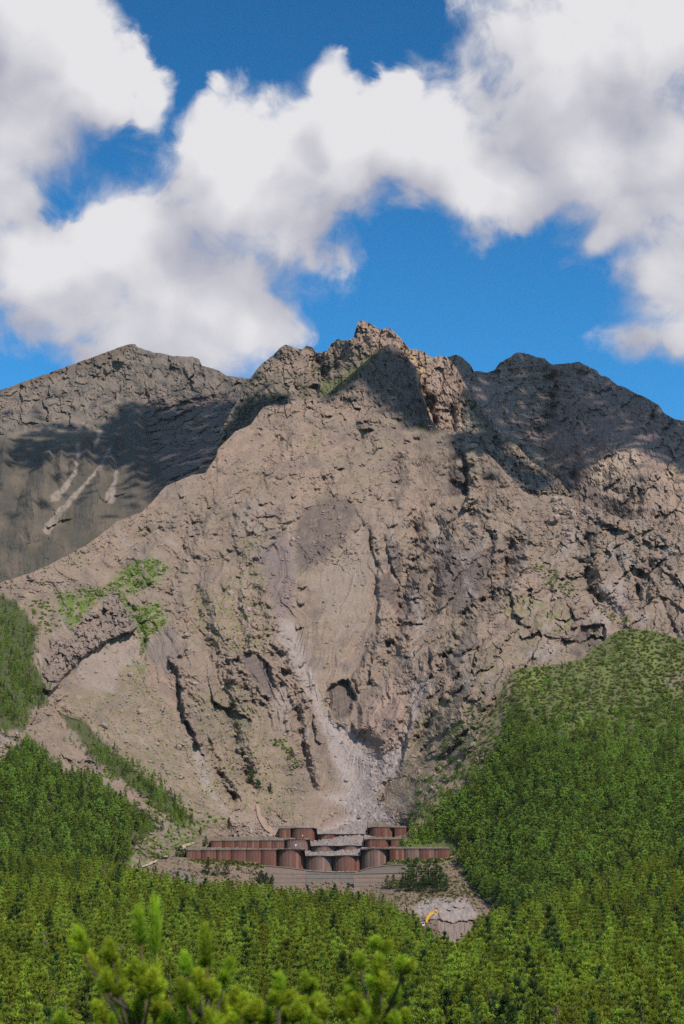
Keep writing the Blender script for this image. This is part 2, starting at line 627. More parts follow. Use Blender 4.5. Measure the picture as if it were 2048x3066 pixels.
# ------------------------------------------------------------------ the volcano: five overlapping bodies of rock
class Sheet:
    """A rock face between its skyline and its hidden foot; every point is a place in the world."""
    def __init__(self, crest, foot, du, rows, u0, u1, jag=4.0, seed=1, power=1.0, shear=6.0):
        self.u0, self.u1, self.du = u0, u1, du
        self.us = np.arange(u0, u1 + du, du, dtype=float)
        c = np.asarray(crest, float); f = np.asarray(foot, float)
        self.cr = np.interp(self.us, c[:, 0], c[:, 1])
        j = fbm(self.us / 26, self.us * 0 + seed, 4, seed, 0.62) * jag
        self.cr = self.cr - j
        self.ft = np.interp(self.us, f[:, 0], f[:, 1])
        self.rows = rows
        t = np.linspace(0, 1, rows) ** power
        self.power = power
        self.U = np.repeat(self.us[None, :], rows, 0)
        # smooth rows below, sheared to the exact skyline only near the top
        k = int(220 / du)
        pad = np.r_[np.full(k, self.cr[0]), self.cr, np.full(k, self.cr[-1])]
        w = np.hanning(2 * k + 1); w /= w.sum()
        lowc = np.convolve(pad, w, 'valid')
        tt = np.linspace(0, 1, rows)
        self.V = (lowc[None, :] + t[:, None] * (self.ft - lowc)[None, :]) + ((1 - tt[:, None]) ** shear) * (self.cr - lowc)[None, :]
        self.V = np.maximum.accumulate(self.V + np.arange(rows)[:, None] * 0.02, axis=0)
        self.R = np.zeros(self.U.shape, np.float32)   # relief, metres towards the viewer
        self.C = np.zeros(self.U.shape + (3,), np.float32)
        self.field = Field(self.U, self.V, seed=seed)

    def depth(self, pts):
        p = np.asarray(pts, float)
        self.Y0 = tps(p[:, :2], p[:, 2])(self.U, self.V)

    def finish(self, name, mat, back=True):
        self.Y = self.Y0 - self.R
        P = at(self.U, self.V, self.Y)
        self.P = P
        C = self.C
        r, c = self.U.shape
        if back:      # the far side of the ridge
            top = P[0]; ext = []
            for k in range(1, 7):
                d = 14.0 * k ** 1.5
                q = top.copy(); q[:, 1] += d; q[:, 2] -= d * 0.75 - 2
                ext.append(q)
            P = np.concatenate([np.array(ext[::-1]), P], 0)
            C = np.concatenate([np.repeat(C[:1], 6, 0), C], 0)
        R, Cn = P.shape[:2]
        i = np.arange(R * Cn).reshape(R, Cn)
        a, b, cc, d = i[:-1, :-1].ravel(), i[1:, :-1].ravel(), i[1:, 1:].ravel(), i[:-1, 1:].ravel()
        F = np.concatenate([np.stack([a, b, cc], 1), np.stack([a, cc, d], 1)])
        me = mesh_np(name, P.reshape(-1, 3), F, [mat], smooth=False, col=C.reshape(-1, 3))
        self.o = obj(name, me, kind='structure')
        return self.o

    def Yat(self, u, v):
        """Depth of the finished face at photograph pixels."""
        u = np.asarray(u, float); v = np.asarray(v, float)
        x = np.clip((u - self.us[0]) / self.du, 0, len(self.us) - 1.001)
        i = x.astype(int); fx = x - i
        lo = np.zeros(u.shape, int); hi = np.full(u.shape, self.rows - 2)
        for _ in range(11):
            m = (lo + hi + 1) // 2
            ok = self.V[m, i] <= v
            lo = np.where(ok, m, lo); hi = np.where(ok, hi, m - 1)
        v0, v1 = self.V[lo, i], self.V[lo + 1, i]
        y = lo + np.clip((v - v0) / np.maximum(v1 - v0, 1e-6), 0, 0.999)
        j = y.astype(int); fy = y - j
        Y = self.Y
        return ((Y[j, i] * (1 - fx) + Y[j, i + 1] * fx) * (1 - fy) + (Y[j + 1, i] * (1 - fx) + Y[j + 1, i + 1] * fx) * fy)

    def on(self, u, v):
        return at(u, v, self.Yat(u, v))


def rubble(U, V, size, amp, seed, keep=0.5):
    d, r = cells(U / size, V / size * 1.15, seed)
    rad = 0.25 + 0.45 * r
    b = np.clip(1 - (d / rad) ** 2, 0, 1)
    return amp * np.sqrt(b) * (r > 1 - keep) * (0.4 + r)


ROCK = np.array([0.216, 0.159, 0.118], np.float32)
ROCK_PINK = np.array([0.262, 0.180, 0.136], np.float32)
ROCK_TAN = np.array([0.188, 0.148, 0.106], np.float32)
ASH = np.array([0.245, 0.205, 0.182], np.float32)
DARK = np.array([0.078, 0.060, 0.054], np.float32)
DARKG = np.array([0.080, 0.072, 0.058], np.float32)
OCHRE = np.array([0.330, 0.225, 0.130], np.float32)
MOSS = np.array([0.120, 0.125, 0.045], np.float32)
GRASS = np.array([0.078, 0.112, 0.022], np.float32)
PALE = np.array([0.400, 0.320, 0.265], np.float32)


def mottled(T, U, V, seed):
    n = fbm(U / 210, V / 160, 4, seed)
    m = fbm(U / 34, V / 26, 4, seed + 7)
    T.C[...] = ROCK
    paint(T.C, ss(-0.1, 0.55, n), ROCK_PINK, 0.8)
    paint(T.C, ss(0.05, 0.6, -n), ROCK_TAN, 0.8)
    paint(T.C, ss(0.06, 0.45, fbm(U / 95, V / 75, 4, seed + 13)), DARK * 1.7, 0.50)
    T.C *= (1 + 0.18 * m + 0.10 * fbm(U / 9, V / 8, 2, seed + 3))[..., None]


# ---- the far left crater wall
def build_left():
    crest = [(-430, 1275), (-200, 1215), (-120, 1197), (0, 1169), (85, 1138), (248, 1080), (362, 1038), (385, 1031), (405, 1029), (410, 1038), (457, 1055), (496, 1060),
             (516, 1066), (575, 1068), (597, 1076), (604, 1094), (653, 1109), (679, 1125), (748, 1134), (860, 1150)]
    foot = [(-200, 1850), (0, 1810), (300, 1690), (480, 1520), (640, 1440), (720, 1340), (860, 1290)]
    T = Sheet(crest, foot, 3.0, 270, -420, 840, jag=3.5, seed=21)
    U, V = T.U, T.V
    T.depth([(-420, 1270, 2150), (-420, 1450, 1980), (-420, 1700, 1780), (-150, 1190, 2250), (0, 1169, 2290), (200, 1100, 2360), (400, 1030, 2400), (600, 1080, 2350), (800, 1140, 2260),
             (0, 1280, 2200), (200, 1250, 2250), (400, 1200, 2300), (600, 1200, 2260), (800, 1240, 2160),
             (-150, 1400, 2060), (100, 1400, 2080), (250, 1380, 2120), (420, 1400, 2150), (560, 1380, 2080), (700, 1340, 2060),
             (-150, 1600, 1890), (100, 1600, 1880), (250, 1580, 1900), (420, 1520, 1950), (560, 1460, 1960), (-150, 1800, 1720), (150, 1750, 1740), (480, 1560, 1880)])
    F, R = T.field, T.R
    R += fbm(U / 190, V / 130, 4, 31) * 20
    upper = F.poly([(-200, 1180), (385, 1031), (600, 1070), (800, 1130), (800, 1230), (640, 1240), (420, 1200), (290, 1290), (150, 1300), (-200, 1310)], 18)
    WU, WV = U + fbm(U / 30, V / 30, 3, 44) * 22, V + fbm(U / 30 + 9, V / 30, 3, 45) * 22
    R += upper * (facets(WU / 36, WV / 60, 41, 0.9) * 9 + (facets(WU / 13, WV / 19, 42, 0.9) * 5 + facets(U / 6.5, V / 7, 43) * 2.4) * ss(-0.4, 0.3, fbm(U / 70, V / 50, 3, 46)) + fbm(U / 12, V / 14, 3, 47) * 1.5)
    # ash spurs sliding down below the cliffs
    low = (1 - upper) * ss(1180, 1330, V)
    K = np.zeros(U.shape, np.float32)
    for ap, ft, w0, w1, h in [((395, 1185), (405, 1450), 14, 78, 46), ((310, 1388), (285, 1545), 10, 82, 44), ((266, 1300), (256, 1410), 8, 34, 30), ((142, 1330), (125, 1500), 10, 66, 44),
                              ((97, 1441), (96, 1600), 12, 84, 44), ((22, 1290), (-10, 1500), 12, 70, 44), ((413, 1345), (408, 1450), 12, 54, 54), ((345, 1290), (330, 1400), 8, 34, 30), ((-80, 1300), (-110, 1500), 12, 70, 44),
                              ((215, 1360), (220, 1440), 8, 32, 24), ((180, 1330), (190, 1450), 8, 34, 28), ((205, 1500), (150, 1650), 8, 50, 24), ((460, 1370), (470, 1470), 8, 40, 30)]:
        F.cone(K, ap, ft, w0, w1, h)
    R += K * (0.35 + 0.65 * low) * 0.8
    R += low * (fbm(U / 16, V / 60, 3, 43, 0.5) * 2.6 + facets(U / 9, V / 11, 48) * 1.8 * ss(-0.2, 0.4, fbm(U / 50, V / 60, 3, 49)))
    # ledges of the layered cliff to the right
    lay = F.poly([(430, 1200), (640, 1180), (760, 1190), (740, 1300), (620, 1420), (480, 1480), (450, 1380)], 20)
    lay = lay * (1 - ss(1, 8, K))
    R += lay * (fbm(U / 70 + V / 300, (V + 0.32 * U) / 26, 3, 51, 0.5, True) * 2.6 + facets(U / 34, (V + 0.3 * U) / 15, 52) * 7 + facets(U / 12, V / 7, 53) * 3)
    for s in [[(460, 1232), (520, 1215), (600, 1190), (650, 1180)], [(470, 1262), (540, 1242), (590, 1210)], [(305, 1505), (330, 1490), (372, 1478), (375, 1470)],
              [(490, 1440), (560, 1418), (640, 1372)], [(140, 1583), (180, 1560), (225, 1548)]]:
        F.scarp(R, s, 12, 26, side=-1, soft=2.0)
    for s in [[(280, 1100), (310, 1092)], [(312, 1122), (345, 1108)], [(335, 1090), (370, 1075)]]:
        F.scarp(R, s, 16, 14, side=-1, soft=2.0, ends=0.3)
    F.scarp(R, [(-150, 1228), (0, 1195), (150, 1160), (290, 1100), (380, 1060)], 9, 40, side=1, soft=3, ends=0.02)
    R += fbm(U / 10, V / 9, 3, 61) * 1.3
    # colour
    mottled(T, U, V, 71)
    T.C *= 1.0
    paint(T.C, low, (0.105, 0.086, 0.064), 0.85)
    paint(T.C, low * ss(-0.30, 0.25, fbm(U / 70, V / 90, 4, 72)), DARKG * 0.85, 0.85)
    paint(T.C, upper, (0.150, 0.122, 0.100), 0.75)  # partial cloud shade on the upper cliffs, put into the rock colour
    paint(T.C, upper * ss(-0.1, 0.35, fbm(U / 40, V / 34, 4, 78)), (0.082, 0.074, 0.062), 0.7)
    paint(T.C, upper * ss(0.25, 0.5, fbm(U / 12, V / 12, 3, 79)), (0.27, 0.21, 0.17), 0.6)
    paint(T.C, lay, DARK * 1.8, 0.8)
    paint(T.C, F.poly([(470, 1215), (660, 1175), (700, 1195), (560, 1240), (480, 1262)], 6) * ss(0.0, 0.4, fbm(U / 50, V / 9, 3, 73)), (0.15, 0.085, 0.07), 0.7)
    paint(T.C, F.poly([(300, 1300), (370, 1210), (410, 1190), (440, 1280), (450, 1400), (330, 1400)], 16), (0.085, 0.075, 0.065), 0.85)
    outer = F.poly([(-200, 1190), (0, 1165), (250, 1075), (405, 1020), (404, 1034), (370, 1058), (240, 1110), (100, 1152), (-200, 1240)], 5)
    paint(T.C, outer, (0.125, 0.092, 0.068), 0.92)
    for s, wa, wb in [([(228, 1405), (205, 1445), (180, 1475), (163, 1492)], 6, 17), ([(283, 1418), (245, 1458), (215, 1495), (185, 1525), (160, 1560), (142, 1590)], 5, 17), ([(352, 1405), (345, 1440), (330, 1492)], 5, 18),
                      ([(330, 1340), (300, 1400), (283, 1420)], 7, 6), ([(300, 1288), (285, 1335)], 10, 6), ([(235, 1330), (232, 1395)], 8, 8)]:
        idx, q, sd, t = F.line(s, 40)
        w = (wa + (wb - wa) * t) * (0.7 + 0.6 * F.mod[idx] * 0.5)
        m = np.zeros(U.size, np.float32); m[idx] = ss(1.0, 0.55, q / w) * ss(0.0, 0.1, t + 0.05)
        paint(T.C, m.reshape(U.shape) * (0.75 + 0.5 * fbm(U / 9, V / 12, 3, 76)), PALE * 0.72, 0.9)
    paint(T.C, (1 - outer) * ss(0.2, 0.6, fbm(U / 60, V / 45, 3, 75)) * ss(1450, 1600, V), MOSS * 0.7, 0.5)
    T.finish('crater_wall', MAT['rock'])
    return T


# ---- the shaded peak at the right
def build_right():
    crest = [(1180, 1120), (1300, 1085), (1341, 1069), (1367, 1061), (1383, 1069), (1410, 1093), (1419, 1111), (1438, 1112), (1457, 1116), (1481, 1107), (1496, 1086), (1524, 1072),
             (1546, 1055), (1567, 1055), (1610, 1069), (1629, 1074), (1651, 1091), (1705, 1088), (1734, 1082), (1767, 1100), (1787, 1107), (1798, 1124), (1820, 1129),
             (1849, 1153), (1872, 1160), (1901, 1177), (1925, 1186), (1973, 1212), (1987, 1236), (2016, 1253), (2048, 1260), (2240, 1345), (2480, 1470)]
    foot = [(1180, 1330), (1300, 1400), (1500, 1520), (1700, 1600), (1900, 1640), (2240, 1690)]
    T = Sheet(crest, foot, 3.0, 230, 1200, 2470, jag=4, seed=22)
    U, V = T.U, T.V
    T.depth([(1200, 1110, 2080), (1367, 1061, 2120), (1438, 1112, 2150), (1550, 1055, 2190), (1700, 1088, 2170), (1800, 1124, 2130), (1925, 1186, 2060), (2048, 1260, 1980), (2220, 1340, 1860), (2460, 1460, 1720), (2460, 1620, 1560),
             (1438, 1200, 2080), (1550, 1180, 2120), (1620, 1220, 2140), (1700, 1240, 2060), (1800, 1280, 2000), (1925, 1300, 1960), (2048, 1380, 1880),
             (1500, 1320, 1990), (1620, 1340, 2030), (1700, 1380, 1930), (1850, 1360, 1880), (1950, 1420, 1810), (2100, 1480, 1730),
             (1300, 1380, 1950), (1520, 1500, 1880), (1700, 1480, 1850), (1780, 1520, 1790), (1850, 1480, 1800), (1950, 1560, 1690), (2200, 1640, 1590), (1700, 1600, 1780)])
    F, R = T.field, T.R
    R += fbm(U / 170, V / 200, 4, 131, 0.55) * 24
    R += fbm(U / 60, V / 110, 3, 132, 0.5, True) * 8 + facets((U + 0.2 * V + fbm(U / 30, V / 30, 3, 143) * 26) / 44, (V + fbm(U / 30 + 7, V / 30, 3, 144) * 26) / 70, 140, 0.9) * 11 + facets((U - 0.15 * V + fbm(U / 14, V / 14, 2, 145) * 8) / 17, V / 27, 141) * 4.5 + facets(U / 7, V / 9, 142) * 2.0
    lay = F.poly([(1470, 1100), (1560, 1050), (1640, 1080), (1780, 1095), (1800, 1180), (1660, 1260), (1520, 1220)], 26)
    bend = V + 22 * np.sin((U - 1540) / 95.0) - 0.10 * U
    R += lay * fbm(U / 150, bend / 15, 3, 133, 0.5, True) * 5
    mid = F.poly([(1500, 1230), (1640, 1230), (1640, 1360), (1520, 1330)], 26)
    R += mid * fbm(U / 110, (V - 0.25 * U) / 11, 3, 134, 0.6, True) * 7
    for g, w, d in [([(1650, 1100), (1662, 1160), (1650, 1240), (1600, 1320)], 20, 26), ([(1720, 1330), (1722, 1420), (1715, 1490)], 14, 20), ([(1700, 1210), (1650, 1290), (1620, 1380)], 22, 16),
                    ([(1925, 1430), (1915, 1480), (1905, 1550)], 9, 20), ([(1960, 1240), (1930, 1330)], 20, 12), ([(1540, 1340), (1600, 1380), (1660, 1420)], 16, 12)]:
        F.gully(R, g, w, d)
    for s, h in [([(1770, 1400), (1800, 1370), (1850, 1345), (1910, 1335)], 18), ([(1990, 1420), (2020, 1385), (2034, 1400)], 14), ([(1815, 1490), (1840, 1478), (1870, 1484), (1900, 1530)], 14)]:
        F.scarp(R, s, h, 40, side=1, soft=4)
    R += fbm(U / 12, V / 11, 3, 135) * 1.2
    mottled(T, U, V, 171)
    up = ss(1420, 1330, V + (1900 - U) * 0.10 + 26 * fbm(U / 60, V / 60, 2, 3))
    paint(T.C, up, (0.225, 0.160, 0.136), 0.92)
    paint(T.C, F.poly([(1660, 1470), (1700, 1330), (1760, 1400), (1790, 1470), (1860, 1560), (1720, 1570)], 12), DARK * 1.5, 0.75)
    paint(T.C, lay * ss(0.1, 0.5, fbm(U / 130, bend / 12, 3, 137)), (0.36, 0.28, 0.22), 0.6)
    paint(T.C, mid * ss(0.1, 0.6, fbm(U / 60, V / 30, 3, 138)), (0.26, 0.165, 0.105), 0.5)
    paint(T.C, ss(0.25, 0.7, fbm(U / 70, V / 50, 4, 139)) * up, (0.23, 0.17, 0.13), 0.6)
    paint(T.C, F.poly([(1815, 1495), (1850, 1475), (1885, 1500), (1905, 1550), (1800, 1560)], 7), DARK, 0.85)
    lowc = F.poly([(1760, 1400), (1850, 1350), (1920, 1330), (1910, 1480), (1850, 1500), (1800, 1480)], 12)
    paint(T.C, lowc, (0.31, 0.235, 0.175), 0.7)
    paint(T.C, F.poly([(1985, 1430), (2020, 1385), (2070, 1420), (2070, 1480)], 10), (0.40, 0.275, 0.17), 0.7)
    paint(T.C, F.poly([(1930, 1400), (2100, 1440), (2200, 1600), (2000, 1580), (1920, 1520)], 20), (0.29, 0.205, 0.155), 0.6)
    paint(T.C, F.poly([(1575, 1340), (1600, 1345), (1640, 1385), (1600, 1390)], 7), (0.40, 0.30, 0.20), 0.8)
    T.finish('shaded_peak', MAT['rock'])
    return T


# ---- the summit towers behind the main slope
def build_summit():
    crest = [(640, 1330), (700, 1218), (727, 1173), (749, 1133), (771, 1104), (789, 1084), (816, 1066), (834, 1046), (856, 1031), (880, 1040), (896, 1044), (905, 1047), (917, 1035),
             (934, 1039), (950, 1057), (959, 1055), (981, 1049), (992, 1028), (1012, 1015), (1039, 1019), (1057, 1015), (1064, 990), (1071, 964), (1084, 959), (1097, 963),
             (1115, 972), (1129, 981), (1140, 988), (1149, 983), (1169, 983), (1187, 999), (1204, 1017), (1227, 1046), (1242, 1046), (1262, 1050), (1280, 1059), (1287, 1068),
             (1300, 1070), (1316, 1064), (1334, 1068), (1348, 1079), (1367, 1103), (1386, 1138), (1403, 1167), (1414, 1188), (1443, 1229), (1467, 1265), (1491, 1281),
             (1505, 1305), (1548, 1334), (1586, 1377), (1634, 1408), (1672, 1434), (1710, 1482), (1740, 1500)]
    foot = [(640, 1420), (760, 1320), (1000, 1250), (1200, 1250), (1300, 1330), (1420, 1440), (1600, 1540), (1740, 1560)]
    T = Sheet(crest, foot, 2.6, 170, 650, 1735, jag=4.5, seed=23)
    U, V = T.U, T.V
    T.depth([(650, 1320, 1790), (727, 1173, 1830), (789, 1084, 1870), (856, 1031, 1890), (960, 1057, 1900), (1012, 1015, 1885), (1084, 959, 1870), (1169, 983, 1860), (1227, 1046, 1845),
             (1316, 1064, 1830), (1403, 1167, 1770), (1467, 1265, 1700), (1548, 1334, 1640), (1634, 1408, 1590), (1710, 1482, 1545),
             (780, 1200, 1790), (860, 1130, 1820), (960, 1130, 1850), (900, 1210, 1760), (1050, 1080, 1830), (1000, 1180, 1770), (1120, 1030, 1840), (1200, 1100, 1790),
             (1330, 1180, 1770), (1290, 1240, 1740), (1390, 1260, 1730), (1340, 1310, 1690), (1450, 1320, 1650), (1440, 1420, 1590), (1560, 1430, 1580), (1600, 1500, 1540), (700, 1330, 1760), (800, 1290, 1740)])
    F, R = T.field, T.R
    R += fbm(U / 95, V / 95, 4, 231, 0.55) * 15
    R += facets((U + fbm(U / 25, V / 25, 3, 235) * 18) / 30, (V + fbm(U / 25 + 5, V / 25, 3, 236) * 18) / 52, 232, 0.9) * 10 + facets((U + fbm(U / 12, V / 12, 2, 237) * 6) / 12, V / 19, 233) * 5 + facets(U / 6, V / 7.5, 234) * 2.4
    for g, w, d in [([(950, 1060), (960, 1120), (940, 1180), (900, 1210)], 26, 20), ([(1040, 1060), (1000, 1110), (960, 1160)], 20, 14), ([(865, 1140), (890, 1170), (950, 1160)], 14, 16),
                    ([(1262, 1140), (1280, 1200), (1300, 1250), (1308, 1285)], 10, 34), ([(1292, 1180), (1300, 1230), (1305, 1270)], 7, 22), ([(1352, 1200), (1362, 1260), (1358, 1300)], 9, 18),
                    ([(1380, 1210), (1384, 1265), (1380, 1330)], 6, 14), ([(1400, 1200), (1440, 1280), (1500, 1340)], 14, 10)]:
        F.gully(R, g, w, d)
    for s in [[(780, 1180), (815, 1200), (850, 1190)], [(890, 1170), (930, 1160), (950, 1150)], [(1410, 1430), (1560, 1460), (1640, 1490)]]:
        F.scarp(R, s, 12, 26, side=-1, soft=3)
    mottled(T, U, V, 271)
    gr = F.poly([(730, 1160), (860, 1100), (960, 1080), (1060, 1030), (1120, 1020), (1160, 1030), (1000, 1200), (900, 1230), (680, 1330)], 14)
    paint(T.C, gr * ss(-0.35, 0.35, fbm(U / 50, V / 40, 4, 273)), (0.125, 0.108, 0.078), 0.8)
    paint(T.C, gr * ss(0.15, 0.55, fbm(U / 34, V / 28, 4, 274)), MOSS * 0.55, 0.85)
    paint(T.C, F.poly([(955, 1140), (1010, 1130), (1110, 1060), (1130, 1045), (1060, 1110), (1000, 1180), (960, 1195)], 7), MOSS, 0.8)
    paint(T.C, F.poly([(700, 1230), (760, 1190), (800, 1200), (780, 1240), (720, 1330), (650, 1380)], 9), DARKG, 0.7)
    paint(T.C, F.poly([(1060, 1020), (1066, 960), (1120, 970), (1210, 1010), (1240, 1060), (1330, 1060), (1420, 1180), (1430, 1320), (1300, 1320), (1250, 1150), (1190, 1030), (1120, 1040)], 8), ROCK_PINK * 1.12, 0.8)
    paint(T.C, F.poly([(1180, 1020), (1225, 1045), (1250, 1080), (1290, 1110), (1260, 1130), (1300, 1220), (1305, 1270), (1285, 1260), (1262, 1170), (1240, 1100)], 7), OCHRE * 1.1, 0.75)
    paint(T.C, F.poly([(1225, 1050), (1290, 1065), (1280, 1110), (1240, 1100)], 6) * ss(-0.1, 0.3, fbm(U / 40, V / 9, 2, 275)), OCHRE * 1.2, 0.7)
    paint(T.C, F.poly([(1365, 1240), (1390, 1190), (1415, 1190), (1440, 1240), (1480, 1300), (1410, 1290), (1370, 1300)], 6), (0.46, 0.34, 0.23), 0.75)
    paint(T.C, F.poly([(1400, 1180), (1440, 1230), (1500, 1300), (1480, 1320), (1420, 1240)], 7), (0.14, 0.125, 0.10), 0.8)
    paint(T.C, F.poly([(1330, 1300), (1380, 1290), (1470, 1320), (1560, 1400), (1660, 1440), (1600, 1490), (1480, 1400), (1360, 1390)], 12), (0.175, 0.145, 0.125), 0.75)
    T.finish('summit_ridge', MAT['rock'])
    return T
# ---- the great scarred slope in the middle
def build_main():
    crest = [(-430, 1860), (-200, 1800), (0, 1745), (100, 1712), (137, 1697), (261, 1631), (353, 1560), (425, 1533), (457, 1501), (496, 1455), (575, 1422), (614, 1417), (647, 1370), (653, 1344), (679, 1318),
             (705, 1292), (751, 1272), (777, 1233), (790, 1217), (825, 1211), (856, 1213), (874, 1200), (901, 1202), (941, 1193), (968, 1190), (1012, 1151), (1057, 1115), (1102, 1075),
             (1129, 1048), (1164, 1030), (1187, 1033), (1209, 1057), (1231, 1084), (1254, 1110), (1262, 1150), (1272, 1200), (1290, 1255), (1307, 1282), (1343, 1296), (1354, 1330), (1366, 1362),
             (1388, 1352), (1396, 1330), (1420, 1330), (1438, 1341), (1481, 1377), (1505, 1405), (1534, 1434), (1567, 1472), (1605, 1486), (1629, 1470), (1653, 1477), (1691, 1486), (1710, 1490),
             (1740, 1502), (1777, 1515), (1815, 1534), (1872, 1556), (1901, 1556), (1968, 1553), (2048, 1572), (2240, 1610), (2480, 1670)]
    foot = [(-200, 2660), (2240, 2660)]
    T = Sheet(crest, foot, 2.8, 640, -420, 2470, jag=4.0, seed=24)
    U, V = T.U, T.V
    T.depth([(-420, 1860, 1110), (-420, 2200, 900), (-420, 2560, 770), (2460, 1670, 1300), (2460, 2000, 1100), (2460, 2650, 880), (-190, 1800, 1230), (0, 1745, 1280), (261, 1631, 1370), (457, 1501, 1470), (614, 1420, 1540), (705, 1292, 1640), (790, 1217, 1700), (968, 1190, 1735), (1100, 1075, 1790), (1164, 1030, 1815),
             (1250, 1110, 1770), (1307, 1282, 1690), (1395, 1335, 1640), (1505, 1405, 1580), (1605, 1486, 1530), (1710, 1482, 1525), (1815, 1534, 1480), (2048, 1572, 1430), (2220, 1600, 1390),
             (1100, 1200, 1735), (1000, 1350, 1620), (850, 1400, 1570), (1200, 1350, 1640), (700, 1500, 1480), (1000, 1500, 1510), (1300, 1500, 1540), (1500, 1550, 1490), (1700, 1600, 1460),
             (350, 1680, 1350), (600, 1650, 1380), (870, 1700, 1385), (1100, 1700, 1390), (1300, 1700, 1405), (1500, 1700, 1390), (1800, 1750, 1370), (2100, 1780, 1320),
             (0, 1850, 1180), (250, 1830, 1230), (500, 1850, 1260), (870, 1900, 1265), (1100, 1900, 1270), (1300, 1900, 1265), (1500, 1900, 1230), (1700, 1900, 1260), (2000, 1950, 1210),
             (-150, 2050, 1010), (50, 2020, 1030), (250, 2050, 1120), (500, 2050, 1140), (700, 2100, 1150), (900, 2100, 1175), (1100, 2100, 1180), (1280, 2080, 1150), (1420, 2050, 1090),
             (0, 2250, 905), (150, 2250, 950), (300, 2250, 1010), (500, 2250, 1045), (700, 2280, 1070), (900, 2300, 1095), (1080, 2300, 1105), (1250, 2280, 1060), (1380, 2230, 1010),
             (0, 2450, 850), (250, 2420, 885), (450, 2420, 935), (600, 2430, 985), (560, 2550, 930), (650, 2535, 985), (720, 2520, 990), (800, 2450, 1015), (1000, 2430, 1045), (1180, 2430, 1015), (1320, 2360, 985),
             (0, 2560, 815), (300, 2550, 850), (480, 2530, 890), (600, 2500, 965), (800, 2490, 1006), (1000, 2500, 1003), (1200, 2490, 1000), (1400, 2450, 950), (2000, 2300, 990),
             (0, 2650, 790), (500, 2650, 860), (1000, 2650, 925), (1500, 2650, 900), (2100, 2650, 900)])
    F, R = T.field, T.R
    # ---------- relief
    dx, dy = U - 880.0, 2680.0 - V
    ang = np.arctan2(dx, dy); rho = np.hypot(dx, dy)
    wob = fbm(U / 160, V / 160, 3, 300) * 0.10
    low = ss(1450, 1750, V)
    mid = ss(1250, 1500, V)
    calm = np.maximum(F.poly([(930, 1720), (1110, 1650), (1110, 2000), (980, 2080), (880, 1850)], 40), F.poly([(260, 1950), (420, 1900), (520, 2020), (560, 2250), (660, 2440), (520, 2420), (380, 2300), (200, 2080)], 40))
    calm = np.maximum(calm, F.poly([(980, 2170), (1200, 2200), (1180, 2480), (980, 2490)], 30) * 0.8)
    act = 1 - 0.55 * calm
    R += fbm(U / 230, V / 200, 4, 301, 0.5) * 20 * (1 - 0.4 * calm)
    R += fbm((ang + wob) * 11, rho / 900, 4, 302, 0.55, True) * 7 * low * act * ss(250, 650, rho) * 1.15
    R += fbm((ang + wob) * 26, rho / 420, 3, 303, 0.55, True) * 3.0 * mid * act * ss(350, 800, rho)
    rightrock = ss(1080, 1250, U) * ss(1480, 1600, V) * ss(2250, 2050, V)
    R += rightrock * (fbm((ang + wob * 0.6) * 12, rho / 420, 4, 304, 0.5, True) * 7 + fbm(U / 55, V / 45, 4, 305, 0.5) * 6)
    # rocky benches rising to the right in the upper half
    bx, by = (U * 0.86 - V * 0.5), (U * 0.5 + V * 0.86)
    upper = ss(1820, 1500, V) * ss(1120, 1200, V)
    R += upper * act * (fbm(bx / 170, by / 44, 4, 306, 0.5, True) * 4.5)
    tower = ss(1330, 1190, V) * ss(650, 900, U) * ss(1350, 1250, U)
    R += tower * (facets(U / 26, V / 44, 331, 0.9) * 8 + facets(U / 11, V / 16, 332) * 4.5)
    rocky = np.clip(ss(-0.15, 0.4, fbm(U / 120, V / 90, 4, 308)) * act + 0.45 * upper, 0.12, 1)
    R += rocky * (facets((bx + 0.3 * by + fbm(U / 26, V / 26, 3, 344) * 20) / 32, (by + fbm(U / 26 + 5, V / 26, 3, 345) * 16) / 21, 335, 0.8) * 2.4 + facets((bx + fbm(U / 12, V / 12, 2, 346) * 6) / 13, by / 9, 336) * 1.3 + facets(U / 6.5, V / 6, 337) * 1.2 + rubble(U, V, 15, 2.4, 35, 0.16))
    R += rightrock * (facets((U + 0.35 * V + fbm(U / 30, V / 30, 3, 340) * 26) / 52, (V + fbm(U / 30 + 9, V / 30, 3, 341) * 26) / 74, 338, 0.9) * 8.5 + facets((U + 0.35 * V + fbm(U / 14, V / 14, 2, 342) * 8) / 19, V / 28, 339) * 2.8 * ss(-0.3, 0.3, fbm(U / 80, V / 80, 3, 343)))
    R += fbm(U / 9, V / 8, 2, 310) * 0.5
    # the big forms: the sides of the scar, and the ribs and gullies that run down to its throat
    F.scarp(R, [(960, 1490), (900, 1540), (830, 1600), (785, 1690), (815, 1800), (860, 1930), (910, 2050), (960, 2140)], 15, 90, side=1, soft=10)
    F.scarp(R, [(1050, 1500), (1108, 1590), (1128, 1700), (1122, 1880), (1080, 2000), (1020, 2060)], 10, 70, side=-1, soft=7)
